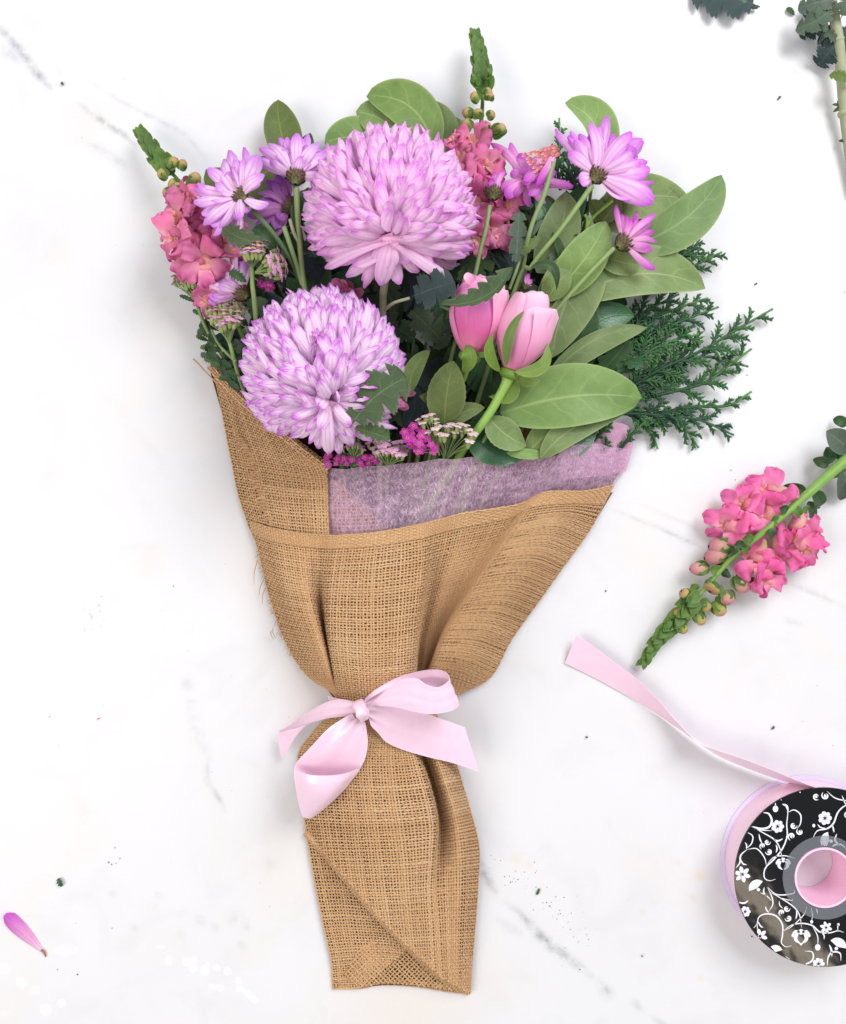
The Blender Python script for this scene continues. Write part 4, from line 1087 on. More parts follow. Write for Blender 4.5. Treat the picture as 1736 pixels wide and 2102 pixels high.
# ---- pompon chrysanthemum
def pom(root, c, R, B, meshes, wid, droop, seed, skip_y):
    r_ = random.Random(seed)
    C_ = Vector(c); B = Vector(B).normalized()
    X = B.orthogonal().normalized(); Y = B.cross(X)
    view = (Vector((0, 0, H)) - C_).normalized()
    def dr(th, ph): return B * math.cos(th) + (X * math.cos(ph) + Y * math.sin(ph)) * math.sin(th)
    mb = MB(); ovoid_geo(mb, C_ + B * R * .46, C_ - B * R * .74, R * 1.30, lambda v: math.sqrt(max(0, 1 - (2 * v - 1) ** 2)), 18, 14)
    mb.build('heart', meshes[0].materials[0], root)
    th = .22; ring = 0; items = []
    while th < 2.35:
        n = max(6, int(2 * math.pi * math.sin(th) * R / (wid * .92)))
        for k in range(n):
            ph = 2 * math.pi * (k + .5 * (ring % 2)) / n + r_.gauss(0, .05)
            t = th + r_.gauss(0, .065)
            d = dr(t, ph)
            if d.dot(view) < -.25 or d.y < skip_y: continue
            items.append((t, ph, d))
        th += .108; ring += 1
    items.sort(key=lambda i: -i[2].dot(view))
    rest = MB()
    for k, (t, ph, d) in enumerate(items):
        op = max(0, 1 - t / 1.0)
        b = C_ + dr(max(.02, t - .50), ph + r_.gauss(0, .03)) * R * .62
        tipR = R * (1.0 + r_.uniform(-.05, .07) + .05 * op)
        tip = C_ + dr(t + .16 - .1 * op + r_.gauss(0, .06), ph + r_.gauss(0, .055)) * tipR
        nrm = d + Vector((r_.gauss(0, .42), r_.gauss(0, .42), r_.gauss(0, .42)))
        me = r_.choice(meshes); M = frame(b, tip, nrm, wid * r_.uniform(.85, 1.35) * (1.22 if t < .75 else 1))
        if k < 262: put('petal', me, M, root)
        else:
            uvd = {l.vertex_index: tuple(me.uv_layers[0].data[l.index].uv) for l in me.loops}
            rest.add([(M @ v_.co) / S for v_ in me.vertices], [tuple(p_.vertices) for p_ in me.polygons], [uvd[i] for i in range(len(me.vertices))])
    if rest.v: rest.build('petal_mass', meshes[0].materials[0], root)['kind'] = 'stuff'
    base = C_ + B * R * .86
    for (tx, ty, dz, w_, curl) in droop:
        tip = P(tx, ty, dz)
        st = base + Vector((r_.uniform(-14, 14), r_.uniform(-8, 8), r_.uniform(-10, 6)))
        put('petal', r_.choice(DM[meshes[0].materials[0].name]), frame(st, tip, (view + Vector((r_.gauss(0, .3), r_.gauss(0, .3), 0))), w_, (tip - st).length * curl), root)

# ---- loose-petalled chrysanthemum seen from its back or side
def mum(root, r, cup, axis_to, tips, mat, zc, cup_w, extra=0, seed=1, dz=(-25, 12), layer2=.8, wid=None):
    R_ = random.Random(seed); sc = ZR[r][2]
    ms = DM[mat.name]
    c = pt(r, *cup, zc); cup_w = cup_w * .74
    k = (H - zc) / H
    a = pt(r, *axis_to, zc - 18); ax = (a - c).normalized()
    for i, tpl in enumerate(tips):
        x, y, w_ = tpl[:3]
        z = zc + (tpl[3] if len(tpl) > 3 else R_.uniform(*dz))
        tip = pt(r, x, y, z)
        st = c + ax * cup_w * .22 + (tip - c).normalized() * cup_w * .14
        nrm = Vector((R_.gauss(0, .5), R_.gauss(0, .5), 1))
        put('petal', ms[(i + seed) % 5], frame(st, tip, nrm, w_ * sc * k * R_.uniform(.82, 1.08)), root)
    for i in range(int(extra * 2.3)):
        i0 = R_.randrange(len(tips)); x, y, w_ = tips[i0][:3]
        x2, y2 = tips[(i0 + 1) % len(tips)][:2]; f = R_.uniform(.1, .9)
        if math.hypot(x - x2, y - y2) > 420: f = R_.uniform(-.12, .12)
        xx = x + (x2 - x) * f; yy = y + (y2 - y) * f
        g = R_.uniform(layer2 * .9, layer2 * 1.12)
        tip = pt(r, cup[0] + (xx - cup[0]) * g, cup[1] + (yy - cup[1]) * g, zc + R_.uniform(dz[0] - 30, dz[1] + 4))
        st = c + ax * cup_w * .3 + (tip - c).normalized() * cup_w * .1 - UP3 * 4
        put('petal', ms[R_.randrange(5)], frame(st, tip, Vector((R_.gauss(0, .4), R_.gauss(0, .4), 1)), w_ * sc * k * R_.uniform(.7, 1.1)), root)
    # cup of small bracts
    mb = MB()
    ovoid_geo(mb, c - ax * cup_w * .30, c + ax * cup_w * .36, cup_w * .92, lambda v: math.sin(min(1, v * 1.3 + .12) * math.pi / 2) * (1 if v < .8 else 1 - (v - .8) * 1.5), 14, 8)
    x_ = ax.orthogonal().normalized(); y_ = ax.cross(x_)
    for ring, (l0, rr, ln) in enumerate(((-.20, .36, .42), (-.06, .50, .44), (.08, .56, .44))):
        for kk in range(11):
            an = 2 * math.pi * (kk + ring * .5) / 11
            o = (x_ * math.cos(an) + y_ * math.sin(an))
            b = c + ax * cup_w * l0 + o * cup_w * rr * .86
            tp = b + ax * cup_w * ln * R_.uniform(.8, 1.15) + o * cup_w * R_.uniform(.10, .22)
            t_ = (tp - b).normalized(); s_ = t_.cross(o).normalized() * cup_w * .085
            m_ = (b + tp) / 2 + o * cup_w * .08
            mb.add([b - s_ * .7, b + s_ * .7, m_ + s_, tp, m_ - s_], [(0, 1, 2, 3, 4)], [(.3, .3), (.7, .3), (.8, .7), (.5, 1), (.2, .7)])
    mb.build('flower_cup', M_CALYX, root)

# ---- snapdragon flower
def floret(root, at, face, size, mat, seed, back=None, openness=1.0):
    """at: centre of the mouth; face: direction the mouth looks; back: point on the stem"""
    R_ = random.Random(seed)
    at = Vector(at); f = Vector(face).normalized()
    up = Vector((0, 0, 1)) - f * f.z
    if up.length < .2: up = Vector((0, 1, 0)) - f * f.y
    up.normalize()
    rot = R_.gauss(0, .3); side = f.cross(up).normalized()
    up, side = up * math.cos(rot) + side * math.sin(rot), side * math.cos(rot) - up * math.sin(rot)
    s = size
    back = Vector(back) if back is not None else at - f * s * .9
    mb = MB()
    mid = (back + at) / 2 + UP3 * s * .06
    mb.tube([back, back * .5 + mid * .5, mid, mid * .4 + at * .6, at + f * s * .04], [s * .10, s * .17, s * .21, s * .25, s * .22], 10, vscale=1)
    fl = mb.build('floret', M_SNAPT, root)
    def lobe(b, t, w_, **kw):
        mb = MB(); leaf_geo(mb, b, t, w_, 'round', nl=15, nw=11, **kw); return mb.build('petal', mat, fl)
    def P3(a, b, c): return at + side * (a * s) + up * (b * s) + f * (c * s)
    j = lambda k=.05: R_.gauss(0, k)
    # two upper lobes, turned back
    for sg in (-1, 1):
        lobe(P3(sg * .06, .10, -.16), P3(sg * (.40 + j()), .66 + j(.08), .16 + j(.1)), s * (.92 + j(.08)), arch=s * .16, roll=sg * (.35 + j(.25)), ruff=s * .08, fold=-.10, tipcurl=s * .20)
    # three lower lobes
    for sg in (-1, 1):
        lobe(P3(sg * .06, -.04, .06), P3(sg * (.64 + j(.08)), -.30 + j(.1), .20 + j(.1)), s * (.80 + j(.08)), arch=s * .22, roll=sg * (.15 + j(.25)), ruff=s * .08, fold=-.08, tipcurl=s * .18)
    lobe(P3(0, -.08, .10), P3(j(.1), -.66 + j(), .30 + j(.1)), s * .68, arch=s * .24, roll=j(.3), ruff=s * .07, fold=-.08, tipcurl=s * .18)
    # swollen lip with the yellow spot
    mb = MB()
    for sg in (-1, 1):
        ovoid_geo(mb, P3(sg * .06, -.12, -.05), P3(sg * .10, -.04, .24), s * .24, None, 12, 9)
    mb.build('lip', M_PALATE, fl)
    return fl

def snap_bud(root, base, tip, width, mat, seed=0, sepals=3):
    R_ = random.Random(seed)
    mb = MB()
    b = Vector(base); t = Vector(tip); ax = (t - b)
    ovoid_geo(mb, b, t, width, lambda v: (.40 + .60 * math.sin(min(1, v / .6) * math.pi / 2) ** 1.5) * .84 * math.sqrt(max(1e-5, 1 - max(0, (v - .55) / .46) ** 2.4)), 16, 14, 0, .0)
    o = mb.build('bud', mat, root)
    mb = MB()
    x = ax.normalized().orthogonal().normalized(); y = ax.normalized().cross(x)
    for k in range(sepals + 2):
        a = 2 * math.pi * k / (sepals + 2) + seed
        d = x * math.cos(a) + y * math.sin(a)
        leaf_geo(mb, b + d * width * .12 - ax * .12, b + ax * .66 + d * width * .46, width * .52, 'lance', nl=9, nw=5, tipcurl=-1.5)
    mb.build('sepal', M_SNAPLEAF, o)
    return o

# ---- cedar
def cedar(root, pts, rad, spread, nb, mat, seed, side=(1, 1)):
    R_ = random.Random(seed)
    main = vpath(pts, 30)
    def twig(mb, p0, p1, r, bend, seg):
        p0 = Vector(p0); p1 = Vector(p1); d = p1 - p0
        pr = Vector((-d.y, d.x, 0)).normalized()
        pts_ = []
        for i in range(seg):
            f = i / (seg - 1); pts_.append(p0.lerp(p1, f) + pr * bend * math.sin(f * math.pi) + UP3 * R_.uniform(-.4, .4))
        rr = [r * (1.0 - .45 * (i / (seg - 1)) ** 2) * (1.28 if i % 2 else .82) for i in range(seg)]
        rr[-1] = r * .3
        mb.tube(pts_, rr, 6, flat=.5)
    mb = MB()
    mb.tube(main, [rad * (1.1 - .5 * i / 29) * (1.15 if i % 2 else .9) for i in range(30)], 6, flat=.7)
    mb.build('stem', mat, root)
    for k in range(nb):
        f = .06 + .92 * (k + R_.uniform(-.2, .2)) / nb
        f = min(.985, max(.02, f)); i = int(f * 28); p = main[i].lerp(main[i + 1], f * 28 - i)
        t = (main[i + 1] - main[i]).normalized()
        sg = (-1 if k % 2 else 1)
        Lb = spread * side[0 if sg > 0 else 1] * (math.sin(min(1, f * 1.5 + .25) * math.pi * .5) * (1.12 - f * .72)) * R_.uniform(.75, 1.15)
        an = sg * R_.uniform(.42, .78)
        d = Vector((t.x * math.cos(an) - t.y * math.sin(an), t.x * math.sin(an) + t.y * math.cos(an), t.z * .5 + R_.uniform(-.14, .10))).normalized()
        mb = MB()
        e = p + d * Lb; e.z = max(2.5, e.z)
        cv = -sg * Lb * .08
        twig(mb, p, e, rad * .8, cv, 9)
        nt = max(4, int(Lb / 6.6)); pr = Vector((-d.y, d.x, 0))
        for q_ in range(nt):
            ff = .14 + .84 * q_ / nt
            c = p.lerp(e, ff) + pr.normalized() * cv * math.sin(ff * math.pi)
            s2 = -1 if q_ % 2 else 1
            Lt = min(26, Lb * .34) * (1.08 - ff * .7) * R_.uniform(.7, 1.25) + 4.5
            a2 = s2 * R_.uniform(.42, .68)
            d2 = Vector((d.x * math.cos(a2) - d.y * math.sin(a2), d.x * math.sin(a2) + d.y * math.cos(a2), d.z * .6 + R_.uniform(-.15, .15))).normalized()
            e2 = c + d2 * Lt; e2.z = max(2, e2.z)
            twig(mb, c, e2, rad * .72, -s2 * Lt * .08, 6)
            if Lt > 20:
                for w_ in range(int(Lt / 8)):
                    f3 = .25 + .6 * w_ / max(1, int(Lt / 8)); c3 = c.lerp(e2, f3); s3 = -1 if w_ % 2 else 1
                    d3 = Vector((d2.x * math.cos(s3 * .62) - d2.y * math.sin(s3 * .62), d2.x * math.sin(s3 * .62) + d2.y * math.cos(s3 * .62), 0))
                    e3 = c3 + d3 * Lt * .40 * (1.1 - f3); e3.z = max(2, e3.z)
                    twig(mb, c3, e3, rad * .62, 0, 4)
        mb.build('frond', mat, root)

# ---- yarrow
def yarrow_mesh(mat):
    mb = MB()
    ovoid_geo(mb, (0, 0, 0), (0, 0, 10 / S * 1), 6.4 / S, lambda v: (.55 + .45 * math.sin(v * math.pi * .8)), 8, 6, 0)
    for k in range(5):
        a = 2 * math.pi * k / 5
        c = Vector((math.cos(a) * 4.4, math.sin(a) * 4.4, 11.2)); r = 3.1
        ring = [(c + Vector((math.cos(b) * r, math.sin(b) * r * 1.0, (math.cos(b - a)) * -.7))) / S for b in [2 * math.pi * m / 8 for m in range(8)]]
        mb.add([(c + Vector((0, 0, .6))) / S] + ring, [(0, m + 1, (m + 1) % 8 + 1) for m in range(8)], [(.5, .5)] * 9, 1)
    for k in range(4):
        a = 2 * math.pi * k / 4 + .4
        ovoid_geo(mb, Vector((math.cos(a) * 1.3, math.sin(a) * 1.3, 10.2)) / S, Vector((math.cos(a) * 1.9, math.sin(a) * 1.9, 12.9)) / S, 1.9 / S, None, 6, 4, 2)
    me = mb.mesh('flower', [M_YCUP, mat, M_YEYE])
    return me
YM = {m.name: yarrow_mesh(m) for m in (M_YPINK, M_YMAG, M_YWHITE)}

def yarrow(root, b, heads, mat, seed, scale=1.0, rad=2.0, face=None, branch=None):
    """b: branching point; heads: end points in space; each gets a ray and a flower"""
    R_ = random.Random(seed); b = Vector(b); me = YM[mat.name]
    cen = sum((Vector(h) for h in heads), Vector()) / len(heads)
    mb = MB()
    for h in heads:
        h = Vector(h); d = (h - b); n = (d.normalized() if face is None else (Vector(face).normalized() + d.normalized() * .35 + Vector((R_.gauss(0, .12), R_.gauss(0, .12), R_.gauss(0, .12)))).normalized())
        m_ = b.lerp(cen, .45).lerp(h, .30)
        pts_ = [b * (1 - f) ** 2 + m_ * 2 * f * (1 - f) + h * f * f for f in [i / 7 for i in range(8)]]
        mb.tube(pts_, [rad * (1 - .5 * i / 7) for i in range(8)], 5)
        s = scale * R_.uniform(1.0, 1.3)
        x = n.orthogonal().normalized(); y = n.cross(x); a = R_.random() * 6
        x, y = x * math.cos(a) + y * math.sin(a), y * math.cos(a) - x * math.sin(a)
        M = Matrix(((x.x * s, y.x * s, n.x * s, h.x), (x.y * s, y.y * s, n.y * s, h.y), (x.z * s, y.z * s, n.z * s, h.z), (0, 0, 0, 1)))
        for i in range(3):
            for j in range(4): M[i][j] *= S
        put('flower', me, M, root)
    mb.build('stalk', M_STEM, root)

# ---- rose bud
def rosebud(root, b, t, W, mats, petals, seed):
    R_ = random.Random(seed)
    b = Vector(b); t = Vector(t); ax = t - b; L = ax.length; ax.normalize()
    view = (Vector((0, 0, H)) - (b + t) / 2).normalized()
    z = (view - ax * view.dot(ax)).normalized(); x = ax.cross(z)       # z towards the camera, x sideways
    def prof(v): return .30 + .70 * math.sin(min(1, v / .52) * math.pi / 2) ** .9 - .34 * max(0, (v - .5) / .5) ** 1.6
    for (ph, half, off, vt, flare, mi) in petals:
        g = []; uv = []
        for i in range(18):
            f = i / 17; r = []; ru = []
            for j in range(17):
                u = -1 + 2 * j / 16
                vmax = vt * (1 + .035 * u - .09 * abs(u) ** 2.5 + .012 * math.sin(u * 5 + seed + ph))
                v = f * vmax
                a = ph + u * half * (.75 + .25 * min(1, f * 3)) + (.55 if (seed + int(ph * 10)) % 2 else -.45) * (f - .35)
                rr = W / 2 * prof(v) * off
                fl = flare * (max(0, f - .6) / .4) ** 2 * W * .5 + flare * .7 * abs(u) ** 5 * W * .32 * f
                rr = rr + fl + .6 * math.sin(u * 5 + f * 6 + ph)
                p = b + ax * (L * v - fl * .25) + (x * math.sin(a) + z * math.cos(a)) * rr
                r.append(p); ru.append((j / 16, f))
            g.append(r); uv.append(ru)
        mb = MB(); mb.grid(g, uv); mb.build('petal', mats[mi], root)
    return x, z, ax, prof
# ================================================================== the flowers, placed
NECK = (775, 1440, 40)
def tail_stem(root, u, v, z, rad, mat, via=None):
    """lower stem running into the wrap"""
    tx = 775 + (u - 800) * .10
    pts = [(u, v, z), (u + (tx - u) * .06, v + 34, min(z, 62)), ((u + tx) / 2 + (u - tx) * .12, (v + 1400) / 2, 28), (tx, 1400, 14)]
    stem(root, pts, [rad, rad, rad * 1.1], mat, seg=36)

# ---- foliage at the very back
def branch(label, base, name='leafy_branch', cat='leaves', group='broad leaf branches'):
    return thing(name, label, cat, base, group)

b = branch('sage green broad leaves standing behind the big upper pompon bloom', P(800, 520, 20))
lz(b, 'R2', (760, 560), (238, 462), 330, M_SAGE, 'broad', 30, 34, bend=-22, arch=6, fold=.1)
lz(b, 'R2', (900, 520), (482, 214), 330, M_SAGE, 'broad', 38, 40, bend=-16, arch=6, fold=.08)
lz(b, 'R2', (1080, 500), (562, 96), 360, M_SAGE, 'broad', 44, 52, bend=-34, arch=8, fold=.1)
lz(b, 'R2', (1160, 560), (930, 176), 300, M_SAGE, 'broad', 36, 42, bend=-20, arch=6, fold=.1)
lz(b, 'R2', (1180, 620), (1140, 246), 290, M_SAGE, 'salal', 28, 30, bend=-16, arch=6, fold=.1)
stem(b, [(805, 470, 34), (800, 640, 30), (790, 900, 30), (775, 1400, 40)], [3, 4, 5], M_STEM)
b = branch('two olive green broad leaves behind the lilac chrysanthemums at upper left', P(580, 400, 20))
lz(b, 'R1', (1310, 640), (1180, 122), 330, M_OLIVE, 'salal', 36, 44, bend=10, arch=8, fold=.14, wl=.8)
lz(b, 'R1', (1130, 640), (618, 670), 330, M_OLIVE, 'broad', 36, 24, bend=38, arch=6, fold=.08)
lz(b, 'R1', (1090, 560), (1040, 830), 200, M_OLIVE, 'broad', 34, 24)
lz(b, 'R1', (1300, 760), (1430, 380), 190, M_OLIVE, 'salal', 30, 30)
stem(b, [(600, 340, 34), (630, 560, 34), (690, 900, 34), (770, 1400, 40)], [3, 4, 5], M_STEM)

b = branch('light green oval leaf poking up behind the large lilac chrysanthemum', P(1230, 300, 20))
lz(b, 'R4', (350, 560), (132, 130), 270, M_LIME, 'broad', 60, 72, bend=-30, arch=6, fold=.12, wl=.55, wr=1.15)
stem(b, [(1222, 335, 60), (1180, 520, 50), (1000, 900, 40), (790, 1400, 40)], [3, 4, 5], M_STEM)

b = branch('branch of large sage green leaves fanning out at the upper right', P(1250, 560, 40))
lz(b, 'R4', (330, 960), (1060, 1035), 380, M_SAGE, 'broad', 80, 66, bend=34, arch=10, fold=.08)
lz(b, 'R4', (380, 850), (990, 800), 320, M_SAGE, 'salal', 88, 76, bend=10, arch=10, fold=.12)
lz(b, 'R4', (560, 1130), (1214, 626), 330, M_SAGE, 'salal', 108, 100, bend=-26, arch=16, fold=.10, wl=.85, wr=1.1)
lz(b, 'R4', (170, 1500), (1102, 1412), 380, M_SAGE, 'salal', 118, 86, bend=34, arch=22, fold=.05, wl=1.15, wr=.8)
lz(b, 'R4', (380, 1170), (660, 1248), 200, M_SAGE, 'salal', 128, 122, bend=-8, arch=8, fold=.12)
lz(b, 'R4', (400, 960), (310, 800), 130, M_OLIVE, 'salal', 92, 104, arch=5, fold=.3)
lz(b, 'R4', (380, 960), (520, 800), 130, M_OLIVE, 'salal', 92, 104, arch=5, fold=.3)
stem(b, [(1200, 440, 104), (1205, 462, 100), (1180, 560, 92), (1060, 800, 80), (800, 1390, 14)], [3.4, 4, 5, 6], M_STEMBR)
stem(b, [(1258, 412, 110), (1220, 444, 104), (1205, 464, 100)], [3, 3.6], M_STEMBR)
b = branch('pale sage leaves with a yellow midrib in the middle of the right side', P(1130, 640, 60))
lz(b, 'R3', (800, 1900), (1020, 1270), 330, M_SAGE, 'salal', 96, 104, bend=-16, arch=8, fold=.08)
lz(b, 'R3', (1040, 1660), (1190, 1230), 190, M_GLOSS, 'salal', 88, 92, bend=12, arch=8, fold=.2)
lz(b, 'R6', (1390, 60), (1080, 745), 400, M_SAGE, 'salal', 112, 124, bend=-20, arch=10, fold=.08)
lz(b, 'R4', (30, 1470), (418, 950), 310, M_SAGE, 'salal', 128, 134, bend=-10, arch=12, fold=.12)
lz(b, 'R4', (10, 1500), (180, 1290), 190, M_SAGE, 'salal', 138, 140, bend=6, arch=6, fold=.1)
lz(b, 'R3', (990, 1620), (880, 1300), 170, M_OLIVE, 'salal', 78, 84)
stem(b, [(1190, 560, 136), (1128, 640, 134), (1080, 740, 120), (790, 1390, 14)], [2.4, 3, 4, 5], M_LIME)

b = branch('dark glossy leaf with a folded sage leaf beneath it, beside the cedar', P(1210, 690, 50))
lz(b, 'R6', (1230, 660), (1592, 486), 210, M_GLOSS, 'salal', 96, 88, bend=20, arch=8, fold=.15)
lz(b, 'R6', (1040, 900), (1672, 556), 190, M_SAGE, 'salal', 112, 96, bend=26, arch=14, fold=-.1, wl=.55, wr=1.1)
stem(b, [(1125, 775, 110), (1060, 900, 90), (800, 1390, 14)], [3, 4, 5], M_STEM)
b = branch('broad apple green leaves resting above the paper at the lower right', P(1100, 850, 60))
lz(b, 'R6', (760, 1090), (1640, 995), 400, M_LIME, 'broad', 142, 110, bend=14, arch=26, fold=.06, wl=1.02, wr=.92)
lz(b, 'R6', (690, 1115), (925, 1290), 190, M_SAGE, 'rose', 152, 138, bend=-8, arch=6, fold=.12)
lz(b, 'R6', (1010, 1370), (1555, 1072), 190, M_SAGE, 'salal', 138, 104, bend=22, arch=14, fold=.1)
lz(b, 'R6', (920, 1350), (1260, 1090), 190, M_SAGE, 'salal', 126, 116, bend=8, arch=10, fold=.1)
lz(b, 'R6', (1180, 1360), (1355, 1180), 120, M_GLOSS, 'salal', 112, 90, arch=6)
lz(b, 'R6', (560, 1170), (860, 1400), 330, M_GLOSS, 'broad', 122, 128, bend=10, arch=6, fold=.12)
lz(b, 'R6', (800, 1335), (1060, 1352), 70, M_LIME, 'salal', 132, 132, arch=4)
lz(b, 'R6', (1300, 1090), (1560, 1060), 60, M_GLOSS, 'lance', 106, 92, arch=4)
stem(b, [(1010, 870, 140), (960, 980, 110), (800, 1390, 14)], [3, 4, 5], M_STEM)

b = branch('olive toothed rose leaflets left of the green rose stem', P(905, 860, 60), 'rose_leaf_spray')
lz(b, 'T3', (690, 1640), (785, 985), 400, M_OLIVE, 'rose', 170, 188, bend=4, arch=8, fold=.12)
lz(b, 'T3', (650, 1650), (430, 1350), 210, M_OLIVE, 'rose', 166, 172, bend=-18, arch=6, fold=.2)
lz(b, 'T3', (680, 1660), (1110, 1470), 190, M_OLIVE, 'rose', 160, 166, bend=8, arch=8, fold=.12)
lz(b, 'T3', (660, 1660), (940, 1640), 150, M_OLIVE, 'rose', 168, 166, bend=-10, arch=6, fold=.1)
lz(b, 'T3', (330, 1330), (540, 880), 190, M_SAGE, 'salal', 120, 130, bend=12, arch=5, fold=.15)
lz(b, 'T3', (900, 1430), (990, 1475), 60, M_SAGE, 'salal', 168, 168)
stem(b, [(908, 872, 166), (892, 920, 90), (860, 1100, 44), (800, 1390, 14)], [2.6, 3.2, 4], M_STEMDK)

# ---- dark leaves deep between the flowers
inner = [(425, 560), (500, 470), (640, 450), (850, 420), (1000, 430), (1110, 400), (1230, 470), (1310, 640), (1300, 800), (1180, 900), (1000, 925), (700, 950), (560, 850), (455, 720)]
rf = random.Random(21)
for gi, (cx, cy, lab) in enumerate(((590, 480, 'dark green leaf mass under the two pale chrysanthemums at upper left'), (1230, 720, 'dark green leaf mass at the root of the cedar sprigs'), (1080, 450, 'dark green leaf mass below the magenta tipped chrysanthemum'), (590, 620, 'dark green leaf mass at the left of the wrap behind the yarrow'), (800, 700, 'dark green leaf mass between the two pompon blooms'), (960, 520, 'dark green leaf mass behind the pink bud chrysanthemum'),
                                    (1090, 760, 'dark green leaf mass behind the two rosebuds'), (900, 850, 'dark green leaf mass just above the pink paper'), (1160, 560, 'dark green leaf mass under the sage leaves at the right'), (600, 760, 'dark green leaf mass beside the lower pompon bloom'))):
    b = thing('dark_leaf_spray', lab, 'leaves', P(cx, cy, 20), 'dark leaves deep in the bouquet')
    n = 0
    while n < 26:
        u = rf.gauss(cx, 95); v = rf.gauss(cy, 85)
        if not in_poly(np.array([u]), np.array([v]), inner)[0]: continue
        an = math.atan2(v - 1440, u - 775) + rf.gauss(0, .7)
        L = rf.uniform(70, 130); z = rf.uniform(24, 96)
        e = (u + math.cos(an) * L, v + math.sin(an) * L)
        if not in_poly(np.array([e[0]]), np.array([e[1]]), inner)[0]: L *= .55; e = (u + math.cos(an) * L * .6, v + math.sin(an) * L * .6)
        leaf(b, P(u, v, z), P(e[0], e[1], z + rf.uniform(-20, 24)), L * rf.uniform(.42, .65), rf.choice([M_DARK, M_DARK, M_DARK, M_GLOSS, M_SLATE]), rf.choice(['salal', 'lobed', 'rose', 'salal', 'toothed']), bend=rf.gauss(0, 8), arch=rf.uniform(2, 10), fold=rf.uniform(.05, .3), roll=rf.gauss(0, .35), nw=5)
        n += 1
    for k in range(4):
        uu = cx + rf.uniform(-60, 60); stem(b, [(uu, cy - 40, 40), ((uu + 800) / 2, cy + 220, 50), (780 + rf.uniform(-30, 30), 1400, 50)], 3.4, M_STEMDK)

# ---- cedar at the right
cedars = [
 ('topmost cedar sprig, peeping out above the horizontal sage leaf', [(520, 330, 30), (700, 240, 32), (840, 150, 30), (965, 90, 22)], 150, 14, M_CEDAR),
 ('dark cedar sprig tucked under the upper sage leaves', [(480, 380, 24), (640, 240, 26), (760, 100, 26), (830, 10, 20)], 130, 12, M_CEDARB),
 ('cedar sprig whose tips show just below the horizontal sage leaf', [(330, 560, 40), (520, 500, 44), (740, 420, 36), (880, 375, 24)], 150, 14, M_CEDAR),
 ('feathery cedar sprig in the middle of the cedar fan', [(300, 680, 50), (520, 600, 52), (760, 500, 40), (945, 430, 26)], 160, 16, M_CEDARB),
 ('longest cedar sprig, reaching out furthest to the right', [(360, 960, 44), (560, 830, 42), (840, 700, 36), (1060, 570, 26), (1282, 442, 14)], 230, 20, M_CEDAR),
 ('cedar sprig crossing under the longest one with a downward tip', [(400, 900, 36), (640, 780, 34), (900, 740, 26), (1130, 800, 12)], 150, 14, M_CEDARB),
 ('cedar sprig with loosely curled tip at the middle right', [(420, 1010, 32), (640, 960, 32), (860, 900, 24), (1000, 800, 18), (1150, 690, 12)], 190, 16, M_CEDAR),
 ('thin cedar sprig curving up to a bare single tip', [(560, 1090, 22), (800, 1050, 22), (1010, 1040, 14), (1150, 955, 8)], 100, 14, M_CEDAR),
 ('cedar sprig spreading along the lower edge of the cedar fan', [(330, 1090, 40), (560, 1100, 36), (820, 1130, 22), (1040, 1225, 8)], 190, 18, M_CEDARB),
 ('cedar sprig drooping to the lowest tip of the fan', [(400, 1060, 34), (560, 1110, 30), (720, 1170, 18), (822, 1305, 5)], 150, 14, M_CEDAR),
 ('cedar sprig filling the gap under the folded sage leaf', [(250, 640, 58), (420, 600, 56), (600, 540, 46), (720, 560, 40)], 190, 14, M_CEDARB),
 ('broad cedar sprig close to the tip of the apple green leaf', [(240, 900, 70), (440, 760, 66), (600, 660, 56), (820, 600, 40)], 240, 18, M_CEDAR),
 ('dark cedar sprig low in the fan, right of the apple green leaf', [(240, 980, 40), (440, 930, 40), (600, 880, 34), (760, 860, 24)], 220, 18, M_CEDARB),
 ('cedar sprig filling the space just below the horizontal sage leaf', [(140, 620, 52), (330, 540, 50), (520, 440, 42), (700, 350, 34)], 200, 16, M_CEDARB),
 ('cedar sprig wedged between the two big upper right leaves', [(460, 300, 40), (600, 190, 40), (720, 110, 34), (800, 60, 26)], 170, 14, M_CEDAR),
 ('cedar sprig half hidden under the folded sage leaf', [(160, 760, 50), (300, 720, 50), (450, 640, 44), (560, 560, 36)], 170, 12, M_CEDAR),
 ('short cedar sprig drooping beside the pink paper', [(340, 1080, 38), (440, 1120, 30), (520, 1190, 16), (568, 1312, 5)], 120, 12, M_CEDAR),
]
for i, (lab, path, sp, nb, mt) in enumerate(cedars):
    pp = [(*q('R7', x, y), z) for x, y, z in path]
    t_ = thing('cedar_sprig', lab, 'cedar sprig', P(*pp[0]), 'cedar sprigs fanned out at the right')
    cedar(t_, pp, 3.5, sp * .3307 * 1.12, int(nb * .72), mt, 40 + i)
t_ = thing('cedar_sprig', 'small cedar sprig standing upright left of the large lilac chrysanthemum', 'cedar sprig', pt('R3', 960, 1150, 60), 'cedar sprigs fanned out at the right')
cedar(t_, uvz('R3', [(985, 1260, 64), (960, 1080, 66), (975, 900, 64), (975, 700, 58)]), 3.2, 44, 9, M_CEDAR, 71)
cedar(t_, uvz('R3', [(1130, 1350, 60), (1080, 1180, 62), (1010, 960, 60)]), 3.2, 56, 12, M_CEDARB, 72)
t_ = thing('cedar_sprig', 'tiny cedar sprig lying against the pink paper at the right edge', 'cedar sprig', pt('R7', 350, 1300, 30), 'cedar sprigs fanned out at the right')
cedar(t_, uvz('R7', [(330, 1320, 40), (400, 1230, 44), (470, 1160, 40), (520, 1115, 36)]), 3.2, 26, 8, M_CEDAR, 73)
cedar(t_, uvz('R7', [(170, 1260, 60), (230, 1200, 60), (285, 1150, 56)]), 3.0, 18, 7, M_CEDAR, 74)
